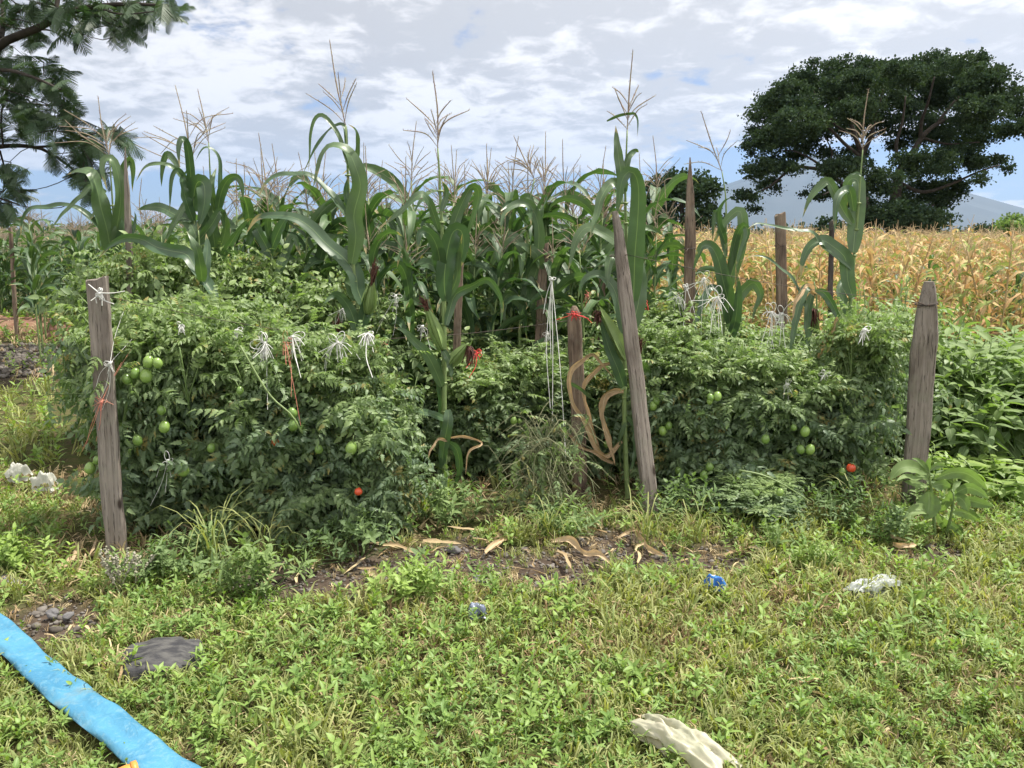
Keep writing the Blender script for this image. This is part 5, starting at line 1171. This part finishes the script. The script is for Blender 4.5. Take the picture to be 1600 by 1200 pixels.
def limbs(g, specs, Yd, seed=0):
    rs = np.random.default_rng(seed)
    for spec, r0, r1 in specs:
        dY = rs.uniform(-1.5,1.5) if r0 < .3 else 0
        p3 = np.array([P(q[0], q[1], Yd+dY*k/(len(spec)-1)) for k, q in enumerate(spec)]); tube(g, p3, [r0*(.62 if r0<.5 and Yd>20 else 1), r1*(.7 if Yd>20 else 1)], 8, n=18)
TY = 46.
base = P(1378,372,TY); base[2] = 0
tr = thing('tree', 'big dark spreading umbrella tree beyond the dry maize at right', 'tree', base)
g = G()
limbs(g, [([(1352,430),(1354,365),(1352,335),(1347,300)],.55,.40), ([(1347,302),(1344,270),(1345,240),(1335,210),(1325,180),(1310,150)],.36,.10), ([(1345,245),(1360,215),(1368,180),(1380,140)],.24,.08),
 ([(1350,310),(1320,290),(1290,268),(1262,262),(1238,262),(1205,290),(1180,302)],.26,.06), ([(1300,275),(1270,250),(1235,235),(1205,240)],.14,.05), ([(1392,430),(1394,370),(1396,330),(1402,290),(1408,262)],.50,.34),
 ([(1408,264),(1425,240),(1440,215),(1462,195),(1490,185),(1530,190)],.32,.08), ([(1404,285),(1440,300),(1480,290),(1530,268),(1562,258)],.20,.05), ([(1438,218),(1440,190),(1450,160),(1460,120)],.18,.06),
 ([(1410,262),(1400,230),(1410,190),(1415,150)],.20,.06), ([(1462,196),(1490,160),(1520,140),(1555,150)],.14,.05), ([(1345,245),(1320,225),(1290,195),(1255,175),(1220,170)],.18,.05), ([(1440,215),(1480,225),(1530,222)],.14,.05),
 ([(1350,330),(1320,312),(1300,300),(1285,305)],.16,.05), ([(1396,330),(1430,330),(1460,320)],.16,.05), ([(1335,212),(1300,190),(1270,140)],.12,.05), ([(1290,268),(1300,240),(1290,215)],.10,.04)], TY, 3)
g.build('trunk', MT['bark'], tr, origin=base)
TB_ = [(1285,118,52,20),(1230,150,45,24),(1200,185,30,22),(1330,105,40,15),(1380,118,45,20),(1450,100,45,16),(1500,100,42,18),(1540,128,42,22),(1570,165,35,22),(1588,200,22,14),(1300,150,55,24),(1375,155,55,24),
 (1440,140,55,26),(1500,150,52,26),(1250,190,46,22),(1195,228,33,20),(1186,262,26,14),(1230,262,30,12),(1165,303,20,8),(1198,290,22,9),(1300,200,40,18),(1365,195,36,18),(1430,190,36,20),(1480,200,55,20),(1545,205,40,15),(1262,235,38,14),
 (1320,262,40,17),(1285,300,32,11),(1380,285,32,20),(1440,255,46,22),(1490,250,42,20),(1545,252,28,9),(1440,305,48,22),(1395,335,56,20),(1480,300,28,20),(1345,320,20,12),(1330,240,26,12),(1420,345,60,14),(1210,210,30,14),(1270,170,40,18),
 (1335,130,45,18),(1410,118,40,16),(1475,120,45,18),(1530,170,40,20),(1345,170,40,16),(1410,220,26,12),(1500,225,40,14),(1240,215,34,14),(1180,325,12,5),(1530,280,14,6),(1460,340,30,12),(1575,262,10,5)]
blob_crown(TB_, TY, .46, .36, 1.0, 5).build('crown', MT['tree_leaf'], tr, origin=base)
base = P(1068,345,54); base[2] = 0
tr = thing('tree', 'smaller rounded dark tree behind the sharp pointed post', 'tree', base)
g = G(); limbs(g, [([(1066,420),(1066,340),(1064,315),(1062,295)],.35,.2), ([(1064,315),(1040,300),(1025,290)],.16,.06), ([(1064,310),(1090,295),(1105,290)],.16,.06)], 54, 4); g.build('trunk', MT['bark'], tr, origin=base)
blob_crown([(1062,280,42,14),(1035,292,32,16),(1092,292,32,15),(1020,312,22,16),(1060,318,48,20),(1106,302,18,10),(1100,330,24,12),(1030,340,30,14),(1065,350,50,14),(1120,345,20,8)], 54, .2, .55, .6, 6).build('crown', MT['tree_leaf'], tr, origin=base)
for k, (px, py, rx, ry, Yd, lab) in enumerate([(766,335,30,18,62,'small rounded tree showing between the maize tassels'),(1296,352,26,12,70,'low dark bush left of the big tree trunk'),(1590,352,30,14,55,'low green bush at the right edge beyond the dry maize'),
      (1226,372,26,9,60,'low bush behind the flat topped post'),(642,345,18,9,70,'low distant tree left of the middle maize'),(1545,356,22,7,75,'low bush between the big tree and the right edge'),(1150,366,16,8,60,'low bush right of the smaller dark tree')]):
    base = P(px, py, Yd); base[2] = 0; tr = thing('small_tree', lab, 'tree', base, 'low trees beyond the fields'); g = G()
    limbs(g, [([(px,400),(px,py+4),(px+2,py-ry*.3)],.2,.08), ([(px,py+6),(px-rx*.5,py)],.1,.04)], Yd, k); g.build('trunk', MT['bark'], tr, origin=base)
    blob_crown([(px,py,rx,ry),(px-rx*.5,py+ry*.4,rx*.6,ry*.7),(px+rx*.5,py+ry*.5,rx*.6,ry*.6)], Yd, .3, .55, .4, 50+k).build('crown', MT['shrub_leaf'] if k in (2,0) else MT['tree_leaf'], tr, origin=base)
# wooded skyline far behind: one mass of distant trees and bushes
rs = np.random.default_rng(8); n = 2600; x = rs.uniform(-900, 1000, n); y = 520+rs.uniform(0,240,n); hz = (3+7*vnoise(x, y, .02, 3)**2)*1.2
g = G(); M = frames(np.stack([x,y,rs.uniform(.1,1,n)*hz],1), rs.normal(0,1,(n,3)), np.tile([0,0,1.],(n,1))+rs.normal(0,.2,(n,3)), rs.uniform(5,9,n)); idx = rs.integers(0,5,n)
for k in range(5): g.inst(QT[k], M[idx==k], rs.uniform(.2,.8,(idx==k).sum()))
tag(g.build('distant_wood', MT['tree_leaf']), 'distant line of trees along the horizon', 'woodland', kind='stuff')

# feathery tree on the left, trunk just outside the frame
def frond_tpl(seed):
    rs = np.random.default_rng(seed); g = G()
    rc = lambda u: np.array([u, 0, .10*u-.42*u*u])
    tube(g, [rc(0), rc(.5), rc(1)], [.010,.005], 3, n=6, cap=False)
    for k in range(17):
        u_ = .10+.88*k/16; b = rc(u_); L = .36*math.sin(math.pi*(.12+.80*u_))**.7
        for sg in (-1,1):
            d = nrm([.62, sg*1.0, -.35-.5*u_+rs.normal(0,.12)]); s_ = nrm(np.cross(d, [0,0,1])); w_ = .017
            for q in range(2):
                a_ = b+d*L*(q/2+.02); e = b+d*L*((q+1)/2); dr = np.array([0,0,-.07*L*q]); de = np.array([0,0,-.07*L*(q+1)]); wa, we = (w_, w_*1.2) if q==0 else (w_*1.2, w_*.3)
                g.add([a_+dr-s_*wa, a_+dr+s_*wa, e+de+s_*we, e+de-s_*we], [[0,1,2,3]], None, [[.3,0,.5+rs.normal(0,.1)]]*4)
    return g
FT = [frond_tpl(k) for k in range(4)]
LY = 9.0
base = P(-150,400,LY); base[2] = 0
tr = thing('tree', 'feathery leaved tree reaching in from the left edge', 'tree', base)
g = G()
LIMB = [([(-150,640),(-155,400),(-140,250),(-110,150)],.16,.10), ([(-125,190),(-60,130),(0,70),(55,46),(105,20),(150,10),(205,6),(270,10)],.065,.012), ([(60,44),(85,20),(95,-30)],.03,.02), ([(-145,280),(-70,245),(0,229),(50,229),(72,236),(98,252),(118,268)],.045,.012),
        ([(50,230),(80,228),(110,222),(150,208),(180,206)],.015,.006), ([(0,72),(5,30),(0,-20)],.03,.02), ([(5,229),(2,180),(12,140),(30,115)],.012,.008), ([(-100,160),(-30,150),(30,160),(80,165)],.03,.008), ([(-60,130),(0,110),(50,120),(95,140)],.03,.008),
        ([(-130,260),(-60,290),(0,310),(30,320)],.03,.008), ([(105,22),(140,30),(180,40),(205,45)],.015,.005), ([(150,12),(190,22),(240,18)],.012,.005), ([(118,268),(135,285),(128,310)],.01,.005), ([(0,236),(8,270),(5,300)],.012,.006), ([(25,20),(60,5),(90,10)],.012,.006),
        ([(55,46),(80,48),(100,60)],.012,.005), ([(110,222),(130,235),(145,258)],.008,.004)]
limbs(g, LIMB, LY, 9)
rs = np.random.default_rng(12); fr_p, fr_d = [], []
FB = [(20,15,36,22,34),(75,12,36,16,34),(135,18,34,18,42),(190,22,34,18,50),(240,14,30,14,40),(268,8,16,8,18),(190,46,18,10,18),(60,60,30,14,18),(105,52,20,10,14),(20,110,40,30,60),(70,120,34,24,46),(95,150,22,20,34),(20,160,40,26,50),(65,185,40,20,40),(105,190,20,16,24),
      (20,205,28,14,14),(100,222,24,10,18),(130,215,18,14,20),(175,205,24,10,34),(150,230,20,12,26),(120,245,20,10,20),(130,272,24,10,30),(140,298,12,10,12),(160,268,14,8,10),(10,262,22,14,22),(20,295,20,14,24),(5,325,18,12,24),(30,265,14,10,8),(192,222,12,8,8),(75,245,16,8,6),(-60,60,60,60,120),(-90,180,60,70,120),(-60,300,50,50,80),(-40,-60,120,50,150),(120,-50,120,30,130)]
anchor = []
for spec, r0, r1 in LIMB[1:]:
    anchor.append(spline(np.array([P(q[0],q[1],LY) for q in spec]), 14))
AN = np.vstack(anchor)
for (px, py, rx, ry, n) in FB:
    n = int(n*.66)
    for k in range(n):
        a_ = rs.uniform(0,6.28); q = math.sqrt(rs.uniform()); yy = LY+rs.normal(0,.5); c = P(px+rx*q*math.cos(a_), py+ry*q*math.sin(a_), yy)
        an = AN[np.argmin(np.sum((AN-c)**2,1)+rs.uniform(0,.15,len(AN)))]; d = nrm(c-an)*.9+rs.normal(0,.55,3); d[2] -= .15
        fr_p.append(c - nrm(d)*.12); fr_d.append(d)
        if k % 5 == 0: tube(g, [an, (an+c)/2+rs.normal(0,.03,3), c - nrm(d)*.12], [.006,.003], 4, n=6, cap=False)
g.build('trunk', MT['bark'], tr, origin=base)
fr_p, fr_d = np.array(fr_p), np.array(fr_d); n = len(fr_p); gc = G(); M = frames(fr_p, fr_d, np.tile([0,0,1.],(n,1))+rs.normal(0,.3,(n,3)), rs.uniform(.20,.35,n)); idx = rs.integers(0,4,n); tn = np.clip(rs.normal(.5,.25,n),0,1)
for k in range(4): gc.inst(FT[k], M[idx==k], tn[idx==k])
gc.build('crown', MT['feather_leaf'], tr, origin=base)

# ================================================================== GRASS AND GROUND COVER
def up_frames(pos, up, sc, rs):
    n = len(pos); M = np.zeros((n,4,4)); Z_ = nrm(up); X_ = nrm(np.cross(Z_, rs.normal(0,1,(n,3)))); Y_ = np.cross(Z_, X_); s_ = sc[:,None]
    M[:,:3,0]=X_*s_; M[:,:3,1]=Y_*s_; M[:,:3,2]=Z_*s_; M[:,:3,3]=pos; M[:,3,3]=1; return M
def tuft_tpl(seed, n=9):
    rs = np.random.default_rng(seed); g = G()
    for k in range(n):
        a_ = rs.uniform(0,6.28); l_ = rs.uniform(.5,1.1); b = np.array([rs.normal(0,.12), rs.normal(0,.12), 0]); d = np.array([math.cos(a_), math.sin(a_), 0]); sp = rs.uniform(.15,.75)
        pts = [b, b+d*l_*sp*.3+[0,0,l_*.45], b+d*l_*sp*.75+[0,0,l_*(.85-.2*sp)], b+d*l_*sp*1.2+[0,0,l_*(.95-.45*sp)]]
        s_ = np.array([-d[1], d[0], 0])*.030; V = []; tn = .5+rs.normal(0,.15)
        for q, wd in enumerate([.8,1,.75,.05]): V += [pts[q]-s_*wd, pts[q]+s_*wd]
        g.add(V, [[0,1,3,2],[2,3,5,4],[4,5,7,6]], None, [[.5*(q%2)+.25, q/8, tn] for q in range(8)])
    return g
TT = [tuft_tpl(700+k) for k in range(6)]
def scatter_ground(n, seed, ymin, ymax, xf, keepf):
    rs = np.random.default_rng(seed); y = rs.uniform(ymin, ymax, n); x = rs.uniform(-1,1,n)*(xf*y+.35)
    px, py = ground_px(x, y); b = bare(x, y); hd = hose_dist(x, y)
    q = keepf(x, y, px, py, b, rs.uniform(size=n)) & (hd > .060); x, y = x[q], y[q]
    return x, y, px[q], py[q], b[q], hd[q], rs
def patch_n(x, y): return np.clip(.5+1.5*(.5*vnoise(x,y,1.9,11)+.3*vnoise(x,y,4.3,12)+.2*vnoise(x,y,9,13)-.5),0,1)
def bush_zone(px, py): return (px > 90)&(px < 1440)&(py < np.interp(px, [90,200,650,700,1000,1440],[900,885,865,835,815,800]))
def grow(name, label, cat, tpls, mat, n, seed, yr, sz, keepf, tilt, tfun, xf=.92):
    x, y, px, py, b, hd, rs = scatter_ground(n, seed, yr[0], yr[1], xf, keepf); k_ = len(x)
    sc = rs.uniform(*sz, k_)*np.interp(y, [2,5,9],[1,1.25,1.7])*(1-.45*np.clip(b,0,1))*np.clip(.62+hd*2.2,.62,1)*(.7+.6*patch_n(x,y))
    M = up_frames(np.stack([x,y,height(x,y)-.018],1), np.stack([rs.normal(0,tilt,k_), rs.normal(0,tilt,k_), np.ones(k_)],1), sc, rs); idx = rs.integers(0,len(tpls),k_); g = G(); tn = np.clip(tfun(x,y,rs),0,1)
    for q, tp in enumerate(tpls): 
        if (idx==q).any(): g.inst(tp, M[idx==q], tn[idx==q])
    print(name, k_); return tag(g.build(name, mat), label, cat, kind='stuff')
def side(x, y, px, py): return ~bush_zone(px, py)
wk = lambda x,y,px,py,b,u: (u < (1-.88*np.clip(b*1.2,0,1))*np.where(y<4.6,1,.45)*np.clip(1.75-1.9*patch_n(x,y)-.3*(x>.6),.10,1)) & (side(x,y,px,py) | (u<.10)) 
gk = lambda x,y,px,py,b,u: (u < (1-.88*np.clip(b*1.2,0,1))*np.where(y<4.6,1,.5)*np.clip(.35+.9*patch_n(x+7,y)+.25*(x>.3),.2,1)) & (side(x,y,px,py) | (u<.06))
grow('weed_cover', 'small leafy weeds covering the lawn in front', 'ground cover', WS, MT['weed'], 9900, 21, (1.5,4.6), (.04,.105), wk, .38, lambda x,y,rs: rs.normal(.45,.2,len(x))+.5*(patch_n(x,y)-.5))
grow('weed_cover', 'leafy weeds spreading behind and beside the plot', 'ground cover', WS, MT['weed'], 6400, 22, (4.6,9.6), (.07,.12), wk, .35, lambda x,y,rs: rs.normal(.55,.2,len(x)), 1.05)
grow('lawn_grass', 'short yellow green grass of the lawn in front', 'grass', TT, MT['grass'], 14600, 23, (1.5,4.6), (.045,.115), gk, .35, lambda x,y,rs: rs.normal(.5,.25,len(x)))
grow('lawn_grass', 'rough grass beside and behind the plot', 'grass', TT, MT['grass'], 8000, 24, (4.6,12), (.08,.14), gk, .3, lambda x,y,rs: rs.normal(.5,.25,len(x)), 1.05)
grow('dry_grass', 'dry straw coloured blades among the lawn', 'dry grass', TT, MT['straw'], 11500, 25, (1.5,5.2), (.04,.10), lambda x,y,px,py,b,u: (u < .05+1.5*np.clip(patch_n(x+3,y+3)-.25,0,1)) & (side(x,y,px,py)|(u<.3)), .95, lambda x,y,rs: rs.normal(.5,.3,len(x)))
grow('rough_grass', 'scrubby grass over the reddish soil at the far left', 'grass', TT, MT['straw'], 5200, 26, (8.5,15), (.10,.20), lambda x,y,px,py,b,u: (px<130)&(u<.25+.6*patch_n(x,y)), .3, lambda x,y,rs: rs.normal(.4,.3,len(x)), .92)
grow('rough_grass', 'green weeds over the reddish soil at the far left', 'ground cover', WS, MT['weed'], 4200, 27, (9,15), (.10,.20), lambda x,y,px,py,b,u: (px<130)&(u<.2+.5*patch_n(x+4,y)), .3, lambda x,y,rs: rs.normal(.3,.2,len(x)), .92)
lt = []
for k in range(5):
    gg = G(); ribbon(gg, [(-.5,0,.01),(-.2,rng.uniform(-.1,.1),.05),(.15,rng.uniform(-.15,.15),.03),(.5,rng.uniform(-.2,.2),.02)], .07+.03*k, 7, side=(0,1,.2), roll=(0,rng.uniform(-60,60)), fold=.4, wave=.1, prof='dry', tint=.5); lt.append(gg)
def flat_frames(x, y, rs, sc):
    n = len(x); a_ = rs.uniform(0,6.28,n); return frames(np.stack([x,y,height(x,y)+rs.uniform(-.015,.03,n)],1), np.stack([np.cos(a_),np.sin(a_),rs.normal(0,.12,n)],1), np.tile([0,0,1.],(n,1))+rs.normal(0,.25,(n,3)), sc)
x, y, px, py, b, hd, rs = scatter_ground(9000, 41, 1.8, 5.2, .7, lambda x,y,px,py,b,u: (u < np.where((py>815)&(py<905)&(px>620)&(px<1180), .07, .05)+.02*b)); g = G(); idx = rs.integers(0,5,len(x)); M = flat_frames(x, y, rs, rs.uniform(.05,.20,len(x))*np.where(b>.1,1.1,.7)); tn = rs.uniform(0,1,len(x))
for k in range(5): g.inst(lt[k], M[idx==k], tn[idx==k])
tag(g.build('dry_litter', MT['straw']), 'dry stalks and blades littering the bare strip and the lawn', 'litter', kind='stuff')
# pebbles on the bare soil
pt = G(); lumpy(pt, (0,0,.15), (1,.8,.55), 3, seg=8, amp=.3, flat=.9)
x, y, px, py, b, hd, rs = scatter_ground(26000, 31, 2.4, 5, .7, lambda x,y,px,py,b,u: (b>.25)&(u<.55*b)); k_ = len(x)
g = G(); g.inst(pt, up_frames(np.stack([x,y,height(x,y)-.018],1), np.stack([rs.normal(0,.2,k_),rs.normal(0,.2,k_),np.ones(k_)],1), rs.uniform(.004,.011,k_)*(1+1.2*(rs.uniform(size=k_)<.06)), rs), rs.uniform(0,1,k_))
rs = np.random.default_rng(77); k_ = 2600; x = rs.uniform(-10,-4.6,k_); y = rs.uniform(8.8,11.4,k_)
g.inst(pt, up_frames(np.stack([x,y,height(x,y)+.03*np.clip(1-((x+7.4)/2.6)**2-((y-9.9)/1.3)**2,0,1)],1), np.stack([rs.normal(0,.3,k_),rs.normal(0,.3,k_),np.ones(k_)],1), rs.uniform(.012,.05,k_), rs), rs.uniform(0,1,k_))
tag(g.build('pebbles', MT['pebble']), 'scattered pebbles and clods on the bare soil strip', 'pebbles', kind='stuff'); print('pebbles', k_)

# ================================================================== HAZE
HAZE = 0.65/12500
if HAZE:
    g = G(); x0, x1, y0, y1, z0, z1 = -20500, 20500, -400, 21500, -30, 2000
    V = [(x0,y0,z0),(x1,y0,z0),(x1,y1,z0),(x0,y1,z0),(x0,y0,z1),(x1,y0,z1),(x1,y1,z1),(x0,y1,z1)]
    g.add(V, [[0,3,2,1],[4,5,6,7],[0,1,5,4],[1,2,6,5],[2,3,7,6],[3,0,4,7]])
    m, t, out = new_mat('haze'); pv_ = t.node('ShaderNodeVolumePrincipled'); pv_.inputs['Color'].default_value = (.42,.58,.86,1); pv_.inputs['Density'].default_value = HAZE; pv_.inputs['Anisotropy'].default_value = .2
    t.l.new(pv_.outputs[0], out.inputs['Volume']); tag(g.build('haze', m, smooth=False), 'thin blue air haze', 'haze', kind='stuff')
